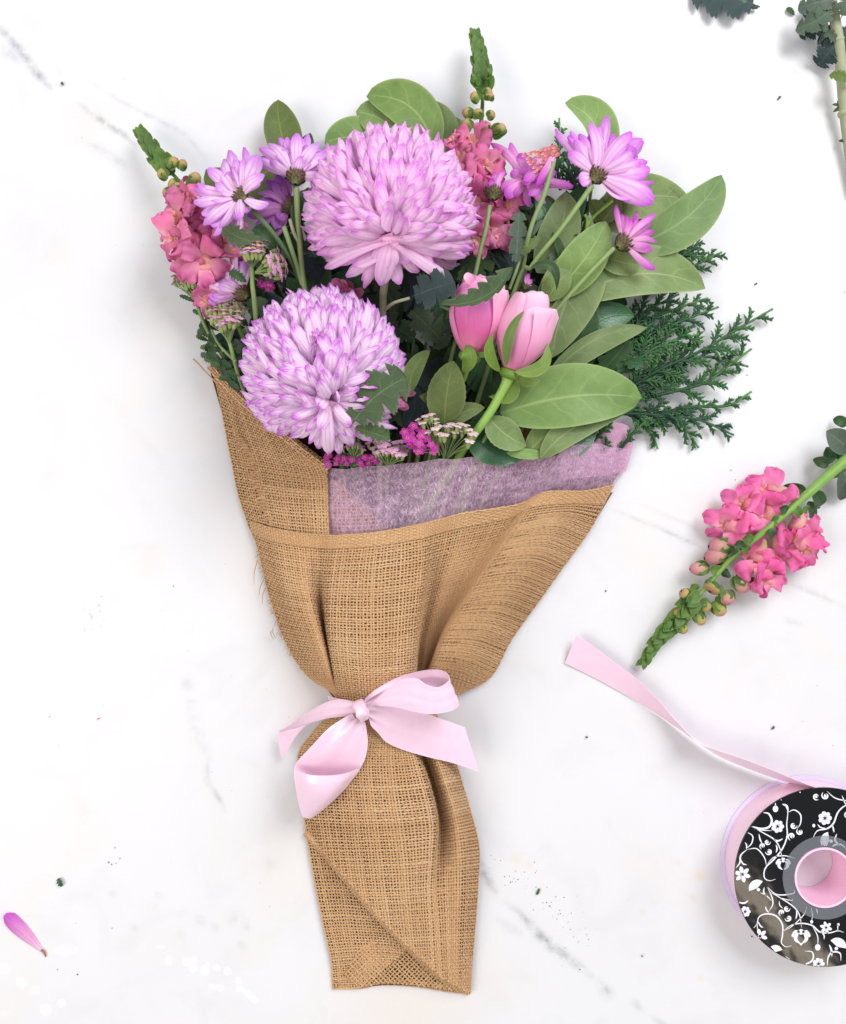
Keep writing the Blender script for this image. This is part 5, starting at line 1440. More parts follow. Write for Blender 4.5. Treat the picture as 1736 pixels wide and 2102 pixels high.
cedar(t_, uvz('R7', [(230, 1320, 50), (250, 1290, 52), (255, 1245, 52)]), 3.0, 14, 5, M_CEDAR, 75)

# ---- pompon chrysanthemums
c1 = P(803, 446, 165); k1 = (H - 165) / H
pm = thing('pompon_chrysanthemum', 'largest pale pink pompon bloom, upper of the two in the bouquet', 'flower', P(803, 446, 20), 'big pompon blooms')
pom(pm, c1, 176 * k1, (0.02, -.56, .83), PM_A, 18.5 * k1, [
 (705, 570, 200, 24, .8), (690, 545, 215, 26, .9), (738, 578, 205, 24, .9), (745, 596, 196, 18, .7), (783, 590, 216, 34, .6), (822, 586, 216, 26, .6), (780, 560, 240, 30, .7), (860, 560, 215, 28, .9), (930, 574, 200, 26, .7), (890, 548, 225, 26, .9),
 (660, 548, 200, 22, .9), (648, 520, 205, 24, .8), (957, 530, 205, 24, .8), (975, 510, 195, 24, .8), (640, 486, 210, 24, .7), (720, 540, 235, 28, 1.0), (840, 545, 240, 30, 1.0), (766, 540, 245, 28, .9), (806, 552, 244, 28, .7), (905, 525, 232, 28, .8), (985, 478, 200, 22, .6), (668, 520, 225, 26, .9)], 3, -.52)
stem(pm, [(800, 520, 190), (788, 590, 150), (785, 650, 110), (780, 900, 70), (775, 1400, 50)], [8, 7.5, 7, 6, 6], M_STEMGY)
b = stem(pm, [(790, 636, 148), (808, 622, 180), (840, 612, 200)], [3.6, 3.2, 2.8], M_STEMGY, 'leaf_stalk')
lz(pm, 'T3', (330, 330), (800, 170), 470, M_SLATE, 'lobed', 204, 222, arch=6, fold=.1, ruff=3)
lz(pm, 'T3', (650, 395), (1395, 10), 280, M_MUMLEAF, 'toothed', 262, 280, bend=-26, arch=10, fold=.22, ruff=3, wl=1.25, wr=.45)
lz(pm, 'T3', (300, 420), (720, 830), 330, M_DARK, 'lobed', 130, 120, arch=6, fold=.1, ruff=3)

c2 = P(664, 762, 165)
p2 = thing('pompon_chrysanthemum', 'white and purple tipped pompon bloom beside the burlap collar, lower of the two', 'flower', P(664, 762, 20), 'big pompon blooms')
pom(p2, c2, 168 * k1, (.17, -.60, .80), PM_B, 19 * k1, [
 (640, 905, 225, 26, .8), (655, 925, 215, 24, .8), (675, 938, 210, 26, .7), (700, 935, 212, 24, .8), (722, 918, 214, 30, .8), (690, 900, 235, 28, .9), (608, 902, 215, 22, .8), (592, 896, 222, 20, .9), (735, 890, 225, 26, .8), (655, 880, 245, 26, .9), (715, 880, 245, 28, .9),
 (580, 862, 220, 26, .7), (770, 905, 195, 22, .9), (790, 905, 180, 20, .8), (745, 860, 240, 26, .9), (820, 884, 185, 14, .6), (560, 838, 216, 24, .7), (622, 870, 246, 26, .8), (548, 815, 205, 22, .7), (670, 862, 256, 28, .9)], 9, -.80)
lz(p2, 'R5', (1255, 1215), (1645, 870), 390, M_MUMLEAF, 'lobed', 262, 268, bend=10, arch=10, fold=.14, ruff=2)
lz(p2, 'R5', (1290, 1215), (1530, 1290), 170, M_MUMLEAF, 'toothed', 250, 236, arch=6, fold=.1, wl=1, wr=.6)
tail_stem(p2, 690, 860, 160, 6, M_STEMGY)
# outer pink petals showing behind the lower bloom
fd = thing('spent_chrysanthemum', 'small faded pink chrysanthemum half hidden right of the lower pompon bloom', 'flower', pt('R5', 1560, 1010, 100))
mum(fd, 'R5', (1480, 990), (1600, 1000), [(1690, 850, 60), (1715, 960, 70), (1700, 1000, 60), (1660, 1085, 60), (1580, 1120, 60), (1640, 900, 60)], M_FADED, 130, 22, 4, 31)
tail_stem(fd, 785, 812, 120, 3.5, M_STEMDK)
fd = thing('spent_chrysanthemum', 'dark rosy chrysanthemum in the gap above the lower pompon bloom', 'flower', pt('R5', 1180, 230, 100))
mum(fd, 'R5', (1200, 330), (1200, 200), [(1110, 200, 90), (1150, 180, 90), (1190, 190, 90), (1240, 190, 90), (1290, 240, 110), (1330, 320, 100), (1350, 270, 90)], M_FADED, 120, 26, 8, 32)
tail_stem(fd, 700, 630, 100, 3.5, M_STEMDK)

# ---- loose chrysanthemums
GM = 'loose lilac chrysanthemums'
def mumthing(label, r, at, z): return thing('chrysanthemum', label, 'flower', pt(r, *at, z * .3), GM)

m = mumthing('large lilac chrysanthemum seen from behind at the top right', 'R4', (350, 660), 150)
mum(m, 'R4', (345, 650), (470, 470), [(78, 300, 74, -10), (172, 315, 70), (160, 470, 100, 6), (230, 345, 80), (330, 250, 105), (440, 218, 105), (470, 330, 80), (576, 312, 110), (684, 395, 130), (718, 535, 110), (722, 590, 135, 6), (760, 650, 80, -20), (750, 800, 165, 10), (235, 660, 95, 10), (640, 470, 110), (390, 300, 90)],
    M_MUMA, 158, 42, 20, 3)
stem(m, [(*q('R4', 320, 705), 152), (*q('R4', 100, 1010), 158), (*q('R4', -90, 1250), 150), (1040, 640, 110), (800, 1390, 14)], [5.2, 4.6, 4.4, 4.6, 5], M_STEM, seg=40)

m = mumthing('small lilac chrysanthemum with few petals in front of the large right leaves', 'R4', (540, 1090), 160)
mum(m, 'R4', (520, 1110), (640, 1020), [(497, 832, 46), (628, 858, 52), (752, 880, 62), (752, 1016, 62), (774, 1066, 58), (758, 1278, 72), (690, 960, 60), (600, 920, 46), (720, 1120, 56)], M_MUMC, 172, 40, 5, 8)
stem(m, [(*q('R4', 470, 1135), 170), (*q('R4', 280, 1330), 176), (*q('R4', 50, 1590), 170), (1090, 700, 130), (800, 1390, 14)], [4.6, 4, 3.8, 4, 5], M_STEM, seg=40)

m = mumthing('half open purple chrysanthemum bud on a thin stem right of the upper pompon', 'R3', (455, 1310), 150)
mum(m, 'R3', (460, 1300), (475, 1150), [(432, 1180, 60), (480, 1118, 62), (512, 1170, 60), (547, 1086, 60), (455, 1150, 50), (405, 1220, 46)], M_MUMC, 176, 38, 5, 14, layer2=.9)
stem(m, [(*q('R3', 435, 1380), 172), (*q('R3', 405, 1560), 176), (*q('R3', 360, 1736), 170), (972, 575, 150), (920, 760, 90), (790, 1390, 14)], [4.4, 4, 3.8, 4, 4.6], M_STEM, seg=40)

m = mumthing('bright magenta tipped chrysanthemum between the pink snapdragon and the leaves', 'T2', (780, 470), 140)
mum(m, 'T2', (820, 480), (700, 340), [(448, 52, 130, -24), (664, 78, 120, -6), (790, 180, 80), (610, 640, 130, 22), (560, 560, 110, 18), (826, 505, 110, 26), (660, 380, 120, 16), (720, 260, 130, 6), (700, 640, 110, 16), (1300, 555, 110, -6), (1140, 372, 110, -14), (1010, 715, 110, -8), (850, 745, 100, -14), (940, 560, 90, 10), (1060, 500, 80, 4)], M_MUMC, 140, 20, 10, 22, dz=(-20, 8))
tail_stem(m, 1075, 380, 126, 4, M_STEMDK)
m = mumthing('fading chrysanthemum with a reddish scaly head leaning over a bare green stem', 'T2', (1000, 260), 150)
mum(m, 'T2', (1130, 170), (900, 380), [(760, 400, 110, 10), (790, 470, 120, 18), (840, 600, 130, 22), (900, 330, 110, 12), (980, 420, 110, 16), (960, 520, 120, 20), (820, 340, 100, 6), (1020, 560, 90, 14)], M_MUMC, 152, 26, 8, 27, dz=(-10, 10))
mb = MB(); rr_ = random.Random(5)
A0 = pt('T2', 1150, 165, 150); A1 = pt('T2', 840, 330, 156)
for k in range(64):
    f = rr_.random() ** .8; a = rr_.uniform(-1.5, 1.5)
    ax_ = (A1 - A0).normalized(); sd = ax_.cross(UP3).normalized()
    W_ = 15 * (.45 + .75 * f)
    b0 = A0.lerp(A1, f * .9) + sd * math.sin(a) * W_ + UP3 * (math.cos(a) * W_ * .6 + 4)
    t0 = b0 + ax_ * 13 + sd * math.sin(a) * 4 + UP3 * 2
    leaf_geo(mb, b0, t0, 6.5, 'lance', nl=5, nw=3, arch=1.5)
ovoid_geo(mb, A0, A1, 26, None, 10, 8)
mb.build('scaly_head', grad_mat('red_scales', [(0, lin(150, 66, 76)), (.6, lin(196, 104, 108)), (1, lin(232, 190, 170))], .6, .2, 300, .5), m)
stem(m, [(*q('T2', 1095, 290), 168), (*q('T2', 1000, 620), 172), (*q('T2', 850, 1010), 160), (1060, 600, 100), (960, 900, 50), (800, 1390, 14)], [4.2, 4.6, 4.2, 4, 4, 5], M_STEM, seg=40)
lz(m, 'T2', (700, 1390), (740, 800), 210, M_GREY, 'lobed', 132, 148, arch=6, fold=.12)
lz(m, 'T2', (830, 1080), (985, 880), 60, M_GREY, 'lance', 150, 160, arch=4)
lz(m, 'T2', (740, 1280), (950, 1060), 110, M_OLIVE, 'toothed', 136, 148, arch=6, fold=.2)
lz(m, 'T2', (860, 1380), (1125, 1610), 110, M_DARK, 'lance', 168, 160, bend=22, arch=14, fold=.3)
stem(m, [(*q('T2', 640, 1600), 120), (*q('T2', 720, 1380), 130), (*q('T2', 800, 1100), 130)], [3.2, 3.2, 2.6], M_STEM)
m = mumthing('tiny closed purple chrysanthemum bud low between the stems above the rosebuds', 'T2', (830, 1560), 110)
mum(m, 'T2', (800, 1590), (850, 1470), [(845, 1440, 60), (875, 1500, 60), (820, 1480, 50), (870, 1560, 50)], M_MUMC, 138, 18, 3, 19)
tail_stem(m, 1072, 600, 124, 3, M_STEM)

m = mumthing('lilac chrysanthemum on an upright stem left of the upper pompon', 'R1', (1320, 740), 150)
mum(m, 'R1', (1318, 745), (1340, 560), [(1020, 600, 90, -6), (1030, 500, 100), (1108, 440, 100), (1190, 412, 95), (1255, 400, 90), (1320, 376, 95), (1412, 380, 95), (1478, 440, 90), (1560, 520, 90), (1650, 470, 110, -16), (1110, 610, 90, 10), (1180, 540, 80, 8), (1350, 570, 70, 26), (1590, 600, 90, -14), (1240, 480, 90), (1400, 470, 90), (1530, 690, 80, -30)],
    M_MUMB, 152, 44, 26, 5)
stem(m, [(*q('R1', 1322, 815), 148), (*q('R1', 1340, 1140), 152), (*q('R1', 1385, 1570), 140), (660, 720, 90), (770, 1390, 14)], [5.6, 5.2, 5.4, 5, 5], M_STEM, seg=40)
lz(m, 'R1', (1330, 1150), (1420, 800), 90, M_DARK, 'lance', 140, 136, bend=10, arch=4, fold=.2)
stem(m, [(*q('R1', 1345, 1240), 150), (*q('R1', 1300, 1150), 158), (*q('R1', 1272, 1050), 160)], [3.6, 3.6, 3.2], M_STEMGY)
m = mumthing('drooping pale lilac chrysanthemum leaning over the left snapdragon', 'R1', (890, 880), 170)
mum(m, 'R1', (905, 885), (760, 800), [(632, 650, 110), (724, 580, 105), (806, 508, 95), (892, 480, 90), (930, 545, 80), (1042, 560, 120, 20), (1052, 690, 100, 26), (524, 905, 110), (560, 740, 110), (520, 830, 100), (582, 1000, 105), (600, 1090, 100), (670, 1170, 95), (802, 1248, 95), (880, 1035, 80, 40), (1090, 940, 100, 34), (740, 1140, 90), (660, 900, 90, 20), (700, 760, 90, 16), (840, 640, 100, 10)],
    M_MUMB, 178, 38, 22, 6)
stem(m, [(*q('R1', 935, 930), 176), (*q('R1', 1160, 1180), 168), (*q('R1', 1330, 1480), 140), (660, 700, 90), (770, 1390, 14)], [4.6, 4.2, 4.2, 4.6, 5], M_STEMDK, seg=40)
lz(m, 'T1', (1170, 1140), (685, 960), 250, M_MUMLEAF, 'toothed', 168, 178, bend=10, arch=10, fold=.15, ruff=2)
stem(m, [(*q('R1', 1225, 1110), 166), (*q('R1', 1290, 1300), 160), (*q('R1', 1370, 1560), 140)], [4.8, 4.4, 4.2], M_STEM)
m = mumthing('shaded mauve chrysanthemum tucked behind the two pale ones at upper left', 'R1', (1290, 960), 110)
mum(m, 'R1', (1290, 960), (1120, 860), [(1018, 820, 105), (1030, 900, 105), (1080, 730, 100), (1160, 700, 100), (1090, 960, 90), (930, 1020, 110, -20), (1000, 1080, 100, -20), (1100, 1180, 110, -12), (1160, 1040, 110, -6), (1240, 720, 90), (1400, 880, 90), (1480, 780, 90)], M_MUMD, 112, 40, 12, 7)
tail_stem(m, 604, 440, 100, 4, M_STEMDK)
m = mumthing('half hidden pale chrysanthemum at the far left beside the yarrow', 'R1', (800, 1560), 120)
mum(m, 'R1', (920, 1640), (760, 1520), [(575, 1545, 110), (606, 1640, 100), (650, 1490, 100), (700, 1420, 110), (740, 1360, 100), (826, 1276, 100), (900, 1350, 100), (640, 1690, 90), (720, 1560, 100, 14), (850, 1420, 100, 6)], M_MUMB, 124, 40, 12, 12)
tail_stem(m, 515, 620, 110, 4.4, M_STEMDK)

# ---- snapdragons
def spike(root, r, top, path, n_leafbuds, seed, mat=M_SNAPLEAF, rad=(1.5, 3.5)):
    R_ = random.Random(seed)
    pp = vpath(path, 40)
    for k in range(n_leafbuds):
        f = (k / n_leafbuds) ** 1.1
        i = int(f * 38); p = pp[i]; t_ = (pp[i] - pp[min(39, i + 2)]).normalized()
        a = k * 2.4 + R_.uniform(-.3, .3)
        sd = t_.cross(UP3).normalized(); o = sd * math.cos(a) + UP3 * (abs(math.sin(a)) * .9 + .1)
        s = 17 + 20 * f
        leaf(root, p + o * 1.5, p + o * (s * .62) + t_ * s * (1.25 - .3 * f), s * .72, mat, 'lance', 'bract', nl=10, nw=5, arch=s * .10, fold=.25, tipcurl=-1)
    return pp

def bud_at(root, r, at, tip, w, z, mat, seed): return snap_bud(root, pt(r, *at, z), pt(r, *tip, z + 6), w * ZR[r][2], mat, seed)

s1 = thing('snapdragon', 'dusty pink snapdragon spike leaning out at the far left', 'flower', P(430, 430, 20), 'snapdragon spikes')
path = uvz('R1', [(125, 395, 40), (200, 500, 48), (290, 620, 56), (400, 740, 66), (480, 830, 72), (620, 1100, 80), (700, 1400, 80)])
stem(s1, path + [(520, 740, 70), (700, 1100, 60), (770, 1400, 50)], [1.8, 3, 4, 5, 5, 5], M_SNAPLEAF, seg=50)
spike(s1, 'R1', None, path[:4], 24, 2)
for k, (a, t, w, mt) in enumerate((((330, 640), (400, 580), 90, M_BUD), ((420, 660), (455, 590), 80, M_BUD), ((320, 720), (245, 680), 90, M_BUD), ((400, 800), (330, 760), 105, M_BUD), ((360, 840), (290, 870), 100, M_BUD), ((500, 800), (560, 690), 105, M_BUD), ((400, 820), (400, 760), 80, M_BUD), ((390, 980), (310, 990), 110, M_BUDP))):
    bud_at(s1, 'R1', a, t, w, 78, mt, k)
for k, (a, f, s, bk) in enumerate((((470, 900), (-.2, .5, .8), 54, (540, 900)), ((390, 1040), (-.8, .2, .6), 60, (560, 1050)), ((380, 1200), (-.8, -.2, .6), 62, (560, 1150)), ((600, 1190), (.1, .1, 1), 66, (620, 1100)), ((480, 1330), (-.5, -.5, .8), 60, (620, 1280)), ((620, 1400), (0, -.6, .8), 64, (660, 1300)), ((780, 1120), (.5, .2, .8), 60, (680, 1150)), ((800, 1290), (.6, -.2, .7), 56, (700, 1280)), ((620, 1690), (-.5, -.6, .6), 46, (700, 1600)), ((545, 1000), (0, .3, 1), 50, (580, 1050)))):
    floret(s1, pt('R1', *a, 104 + (k % 3) * 10 - (30 if k == 8 else 0)), f, s * 1.1, M_SNAP, 10 + k, pt('R1', *bk, 80))

s2 = thing('snapdragon', 'tall pink snapdragon spike with green budded tip at the top centre', 'flower', P(975, 300, 20), 'snapdragon spikes')
path = uvz('R3', [(325, 85, 46), (350, 220, 50), (375, 400, 56), (380, 560, 60), (370, 720, 66), (350, 1000, 74), (360, 1500, 80)])
stem(s2, path + [(970, 640, 80), (880, 1000, 60), (785, 1400, 50)], [1.8, 3, 4, 5, 5, 5], M_SNAPLEAF, seg=50)
spike(s2, 'R3', None, path[:4], 28, 3)
for k, (a, t, w, mt) in enumerate((((400, 370), (450, 330), 70, M_SNAPLEAF), ((350, 440), (290, 390), 75, M_SNAPLEAF), ((400, 520), (450, 480), 85, M_BUD), ((350, 560), (290, 510), 85, M_BUD), ((430, 560), (440, 500), 80, M_BUD), ((300, 680), (225, 640), 85, M_BUD), ((345, 700), (340, 625), 90, M_BUD), ((420, 690), (475, 660), 75, M_BUD), ((290, 780), (225, 720), 95, M_BUD), ((460, 800), (560, 770), 95, M_BUD), ((390, 830), (400, 720), 125, M_BUDP), ((470, 850), (570, 790), 60, M_SNAPLEAF), ((480, 1080), (540, 1000), 110, M_BUDP))):
    bud_at(s2, 'R3', a, t, w, 84, mt, 20 + k)
for k, (a, f, s, bk, mt) in enumerate((((290, 880), (-.1, -.2, 1), 52, (340, 860), M_SNAP), ((200, 1010), (-.6, .3, .7), 60, (330, 1040), M_SNAP), ((400, 1080), (.3, .4, .8), 66, (350, 1100), M_SNAP), ((410, 1210), (.4, -.3, .8), 62, (350, 1180), M_SNAP), ((270, 1230), (-.5, -.2, .8), 60, (340, 1230), M_SNAP), ((320, 1360), (-.1, -.5, .8), 60, (350, 1330), M_SNAP), ((420, 1500), (.4, -.2, .9), 58, (370, 1450), M_SNAP), ((480, 1600), (.4, -.4, .8), 54, (400, 1560), M_SNAP), ((330, 1650), (-.4, -.6, .6), 46, (380, 1600), M_SNAP), ((580, 1380), (.6, 0, .8), 46, (450, 1420), M_SNAP), ((150, 880), (-.5, .6, .5), 40, (280, 930), M_SNAP))):
    floret(s2, pt('R3', *a, 112 + (k % 3) * 10), f, s, mt, 40 + k, pt('R3', *bk, 86))
stem(s2, [(*q('T2', 610, 740), 112), (*q('T2', 620, 900), 112), (*q('T2', 630, 1200), 104)], [3.6, 4, 4.4], simple_mat('reddish_stem', lin(176, 110, 88), lin(150, 120, 84), .6, .2))

s3 = thing('snapdragon', 'loose bright pink snapdragon stem lying alone on the marble at the right', 'flower', P(1560, 1110, 0), 'snapdragon spikes')
path = [(170, 1905, 14), (260, 1760, 20), (370, 1640, 26), (480, 1520, 32), (640, 1360, 38), (830, 1140, 58), (1090, 930, 78), (1400, 660, 66), (1580, 500, 44), (1760, 340, 26)]
stem(s3, uvz('S5', path), [2, 2.6, 3.4, 4, 4.6, 5.4, 6.4, 9, 11, 12.5], M_SNAPSTEM, seg=60, n=12)
spike(s3, 'S5', None, uvz('S5', path[:5]), 38, 4)
for k, (a, t, w, mt) in enumerate((((370, 1660), (330, 1640), 90, M_SNAPLEAF), ((440, 1590), (405, 1530), 80, M_BUD), ((430, 1660), (490, 1700), 90, M_BUD), ((500, 1440), (445, 1395), 100, M_BUD), ((560, 1560), (610, 1650), 95, M_BUD), ((590, 1480), (660, 1540), 105, M_BUD), ((700, 1480), (760, 1580), 120, M_BUD), ((640, 1220), (510, 1230), 110, M_BUDP), ((700, 1340), (660, 1400), 150, M_BUD), ((780, 1400), (800, 1500), 120, M_BUDP), ((820, 1070), (650, 1060), 150, M_BUDP), ((830, 1100), (620, 1150), 150, M_BUDP), ((860, 1290), (940, 1400), 150, M_BUDP), ((1000, 1300), (1040, 1410), 130, M_BUDP))):
    bud_at(s3, 'S5', a, t, w, 34 if k < 8 else 40, mt, 60 + k)
for k, (a, f, s, bk) in enumerate((((1075, 650), (-.5, .5, .7), 84, (1330, 690)), ((910, 740), (-.7, .2, .7), 66, (1180, 800)), ((1050, 800), (-.4, -.1, .9), 78, (1180, 860)), ((770, 890), (-.7, -.1, .7), 70, (1060, 950)), ((1310, 950), (.3, .2, .9), 84, (1340, 800)), ((1370, 1070), (.6, -.3, .8), 72, (1260, 940)), ((1180, 1110), (-.1, -.3, .9), 80, (1180, 960)), ((1000, 1180), (.1, -.1, 1), 74, (1060, 1010)), ((1080, 1300), (.2, -.6, .7), 66, (1040, 1120)))):
    floret(s3, pt('S5', *a, 34 + (k % 3) * 7), f, s * .94, M_SNAPB, 80 + k, pt('S5', *bk, 38))
for (b_, t_, w_, zb, zt, mt) in (((1550, 460), (1432, 395), 90, 36, 22, M_DARK), ((1390, 650), (1205, 605), 90, 44, 30, M_DARK), ((1380, 660), (1215, 640), 60, 38, 22, M_GREY), ((1440, 650), (1500, 770), 130, 44, 24, M_DARK), ((1400, 720), (1440, 860), 90, 40, 20, M_DARK), ((1360, 770), (1400, 800), 70, 44, 30, M_SNAPLEAF), ((1540, 440), (1560, 300), 100, 36, 26, M_DARK), ((1700, 340), (1540, 190), 190, 44, 60, M_GREY), ((1720, 330), (1570, 350), 170, 30, 18, M_DARK),
                                 ((1690, 150), (1580, 95), 90, 20, 14, M_DARK), ((1690, 470), (1650, 720), 170, 34, 22, M_GREY), ((1640, 470), (1600, 560), 90, 36, 22, M_SNAPLEAF), ((1700, 520), (1780, 640), 160, 30, 20, M_DARK), ((1760, 260), (1600, 240), 120, 50, 40, M_DARK), ((1180, 870), (1110, 860), 80, 80, 78, M_SNAPLEAF), ((900, 1080), (850, 1020), 90, 76, 66, M_DARK), ((980, 1020), (900, 990), 90, 84, 76, M_SNAPLEAF), ((1100, 930), (1140, 1010), 80, 86, 74, M_DARK), ((1280, 770), (1350, 840), 90, 76, 66, M_SNAPLEAF), ((1240, 800), (1180, 760), 70, 82, 76, M_DARK), ((900, 1060), (960, 1110), 80, 78, 66, M_SNAPLEAF), ((840, 1120), (790, 1090), 80, 66, 56, M_DARK), ((800, 1240), (740, 1280), 90, 44, 40, M_DARK), ((740, 1260), (660, 1220), 90, 44, 44, M_SNAPLEAF), ((760, 1440), (700, 1480), 90, 40, 34, M_SNAPLEAF), ((560, 1390), (510, 1350), 80, 36, 30, M_SNAPLEAF), ((520, 1480), (420, 1470), 100, 36, 36, M_DARK), ((1200, 820), (1260, 770), 70, 46, 50, M_SNAPLEAF)):
    lz(s3, 'S5', b_, t_, w_, mt, 'salal', zb, zt, arch=6, fold=.25, ruff=2, roll=.1, tipcurl=4)

# ---- rosebuds
def sepal(root, r, b, t, w, zb, zt, **kw): return lz(root, r, b, t, w, M_SEPAL, 'lance', zb, zt, name='sepal', **kw)
r1 = thing('rosebud', 'deep pink rosebud partly covered by a toothed leaf, left of the pair', 'flower', P(985, 720, 60), 'pink rosebuds')
kr = (H - 190) / H
rosebud(r1, pt('T3', 960, 905, 176), pt('T3', 1110, 130, 196), 560 * .1984 * kr, [M_ROSE, M_ROSED], [
 (2.6, 1.2, .86, 1.0, .05, 1), (-2.4, 1.2, .88, .98, .05, 1), (1.5, 1.1, .98, .96, .08, 0), (-1.4, 1.1, .96, 1.0, .10, 1), (3.0, .9, .62, 1.04, .0, 1), (.9, 1.0, .72, 1.02, .0, 1), (-.6, 1.0, .80, 1.0, .02, 1), (.35, .95, .96, .95, .0, 1), (1.35, .7, 1.07, .90, .12, 0), (-.30, 1.05, 1.02, .91, .03, 1), (-1.35, .5, 1.06, .86, .08, 0)], 3)
mb = MB(); ovoid_geo(mb, pt('T3', 935, 1010, 168), pt('T3', 975, 850, 182), 44, None, 12, 8); mb.build('hip', M_SEPAL, r1)
sepal(r1, 'T3', (870, 860), (645, 425), 76, 180, 176, bend=-24, arch=4, fold=.3)
sepal(r1, 'T3', (905, 830), (865, 1130), 210, 200, 176, bend=14, arch=14, fold=.15, wl=.55, wr=1)
sepal(r1, 'T3', (1020, 900), (1165, 880), 60, 196, 206, bend=-6, arch=2)
stem(r1, [(*q('T3', 925, 1000), 168), (*q('T3', 900, 1150), 160), (920, 850, 100), (850, 1080, 40), (790, 1390, 14)], [6, 4.5, 4, 5], M_STEMBR)
petal_tip = lz(r1, 'T3', (1010, 230), (900, 90), 130, M_ROSE, 'round', 214, 236, name='petal', arch=8, fold=.2)
lz(r1, 'T3', (1060, 260), (1120, 140), 120, M_ROSE, 'round', 214, 234, name='petal', arch=8, fold=.2)

r2 = thing('rosebud', 'pale pink rosebud with long green sepal and bare stem, right of the pair', 'flower', P(1085, 720, 60), 'pink rosebuds')
rosebud(r2, pt('R6', 830, 815, 196), pt('R6', 985, 352, 218), 330 * .3307 * kr, [M_ROSE, M_ROSED], [
 (2.6, 1.2, .84, 1.0, .05, 0), (-2.5, 1.2, .86, .98, .05, 0), (-1.5, 1.1, .94, .96, .08, 0), (1.6, 1.1, .98, .92, .14, 0), (3.0, .9, .60, 1.04, .0, 1), (-.4, 1.0, .70, 1.03, .0, 0), (.7, 1.0, .80, 1.01, .0, 0), (.15, .9, .94, .99, .0, 0), (-.95, .85, 1.0, .95, .06, 0), (1.15, .75, 1.05, .88, .14, 0), (.25, .75, 1.03, .86, .03, 0)], 5)
mb = MB(); ovoid_geo(mb, pt('R6', 800, 880, 190), pt('R6', 838, 790, 200), 40, None, 14, 8); mb.build('hip', M_SEPAL, r2)
sepal(r2, 'R6', (800, 800), (910, 452), 84, 226, 262, bend=12, arch=12, fold=.25, wl=.8, wr=.8)
sepal(r2, 'R6', (760, 830), (718, 590), 70, 206, 226, bend=14, arch=6, fold=.3)
sepal(r2, 'R6', (850, 830), (1052, 648), 84, 212, 226, bend=-26, arch=10, fold=.2)
sepal(r2, 'R6', (770, 850), (690, 985), 140, 190, 172, bend=26, arch=6, fold=.15, wl=1, wr=.6)
sepal(r2, 'R6', (860, 860), (1010, 882), 60, 196, 180, bend=-8, arch=4)
stem(r2, [(*q('R6', 820, 845), 196), (*q('R6', 790, 920), 190), (*q('R6', 700, 1080), 172), (*q('R6', 585, 1240), 150), (935, 950, 84), (846, 1120, 36), (790, 1390, 14)], [12, 8.5, 8, 8, 8, 8], M_STEMBR, seg=40, n=12)

# ---- yarrow
GY = 'yarrow heads'
def fan(r, b, arc, zr, rows, n, R_):
    """points over a shallow dome of heads: arc = (x0,y0,x1,y1) of the top rim"""
    x0, y0, x1, y1 = arc; out = []
    dx, dy = x1 - x0, y1 - y0
    for j in range(rows):
        for i in range(n):
            f = (i + .5 * (j % 2)) / (n - 1 + .5)
            g = math.sin(f * math.pi)
            nx, ny = dy, -dx
            L = math.hypot(nx, ny); nx /= L; ny /= L
            s = 1 if (x0 + dx * .5 - b[0]) * nx + (y0 + dy * .5 - b[1]) * ny > 0 else -1
            bulge = L * .16 * g
            x = x0 + dx * f + s * nx * bulge + R_.gauss(0, L * .045); y = y0 + dy * f + s * ny * bulge + R_.gauss(0, L * .055)
            g2 = 1 - .15 * j + R_.gauss(0, .03); x = b[0] + (x - b[0]) * g2; y = b[1] + (y - b[1]) * g2
            out.append(pt(r, x, y, zr[0] + (zr[1] - zr[0]) * (j / max(1, rows - 1)) * 1.0 + g * 6))
    return out
R_ = random.Random(77)
def ythings(label, r, b, z): return thing('yarrow', label, 'flower', pt(r, *b, z * .4), GY)
y = ythings('pink yarrow head in front of the left snapdragon, centre one of three', 'T1', (980, 1540), 170)
yarrow(y, pt('T1', 985, 1400, 176), fan('T1', (985, 1400), (880, 1260, 1130, 1220), (160, 204), 4, 6, R_), M_YPINK, 1, 1.15, 1.9, (0, .9, .1))
yarrow(y, pt('T1', 1000, 1440, 172), fan('T1', (1000, 1440), (1170, 1220, 1250, 1500), (150, 200), 4, 6, R_), M_YPINK, 2, 1.15, 1.9, (.9, .1, .1))
yarrow(y, pt('T1', 1000, 1480, 160), fan('T1', (1000, 1480), (1060, 1520, 1190, 1560), (140, 150), 2, 5, R_), M_YMAG, 3, .8, 1.6, (.2, -.3, .9))
stem(y, [(*q('T1', 985, 1380), 178), (*q('T1', 990, 1560), 172), (*q('T1', 1010, 1736), 160), (540, 800, 60), (600, 960, 36), (765, 1390, 36)], [3.6, 4.4, 4.6, 4.4, 4.4], M_STEM)
lz(y, 'T1', (930, 1530), (755, 1420), 130, M_DARK, 'toothed', 176, 184, arch=6, fold=.2)
y = ythings('small pink yarrow head at the far left edge of the bouquet', 'R5', (190, 330), 90)
yarrow(y, pt('R5', 185, 330, 84), fan('R5', (185, 330), (70, 210, 270, 230), (70, 104), 4, 6, R_), M_YPINK, 4, 1.1, 1.7, (-.1, .9, .15))
yarrow(y, pt('R5', 190, 340, 84), fan('R5', (190, 340), (60, 240, 120, 200), (70, 90), 2, 3, R_), M_YPINK, 5, .85, 1.7, (-.4, .7, .15))
stem(y, [(*q('R5', 185, 310), 84), (*q('R5', 220, 420), 84), (*q('R5', 290, 580), 80), (496, 800, 40), (560, 980, 28), (755, 1390, 34)], [3, 3.6, 4, 4, 4], M_STEM)
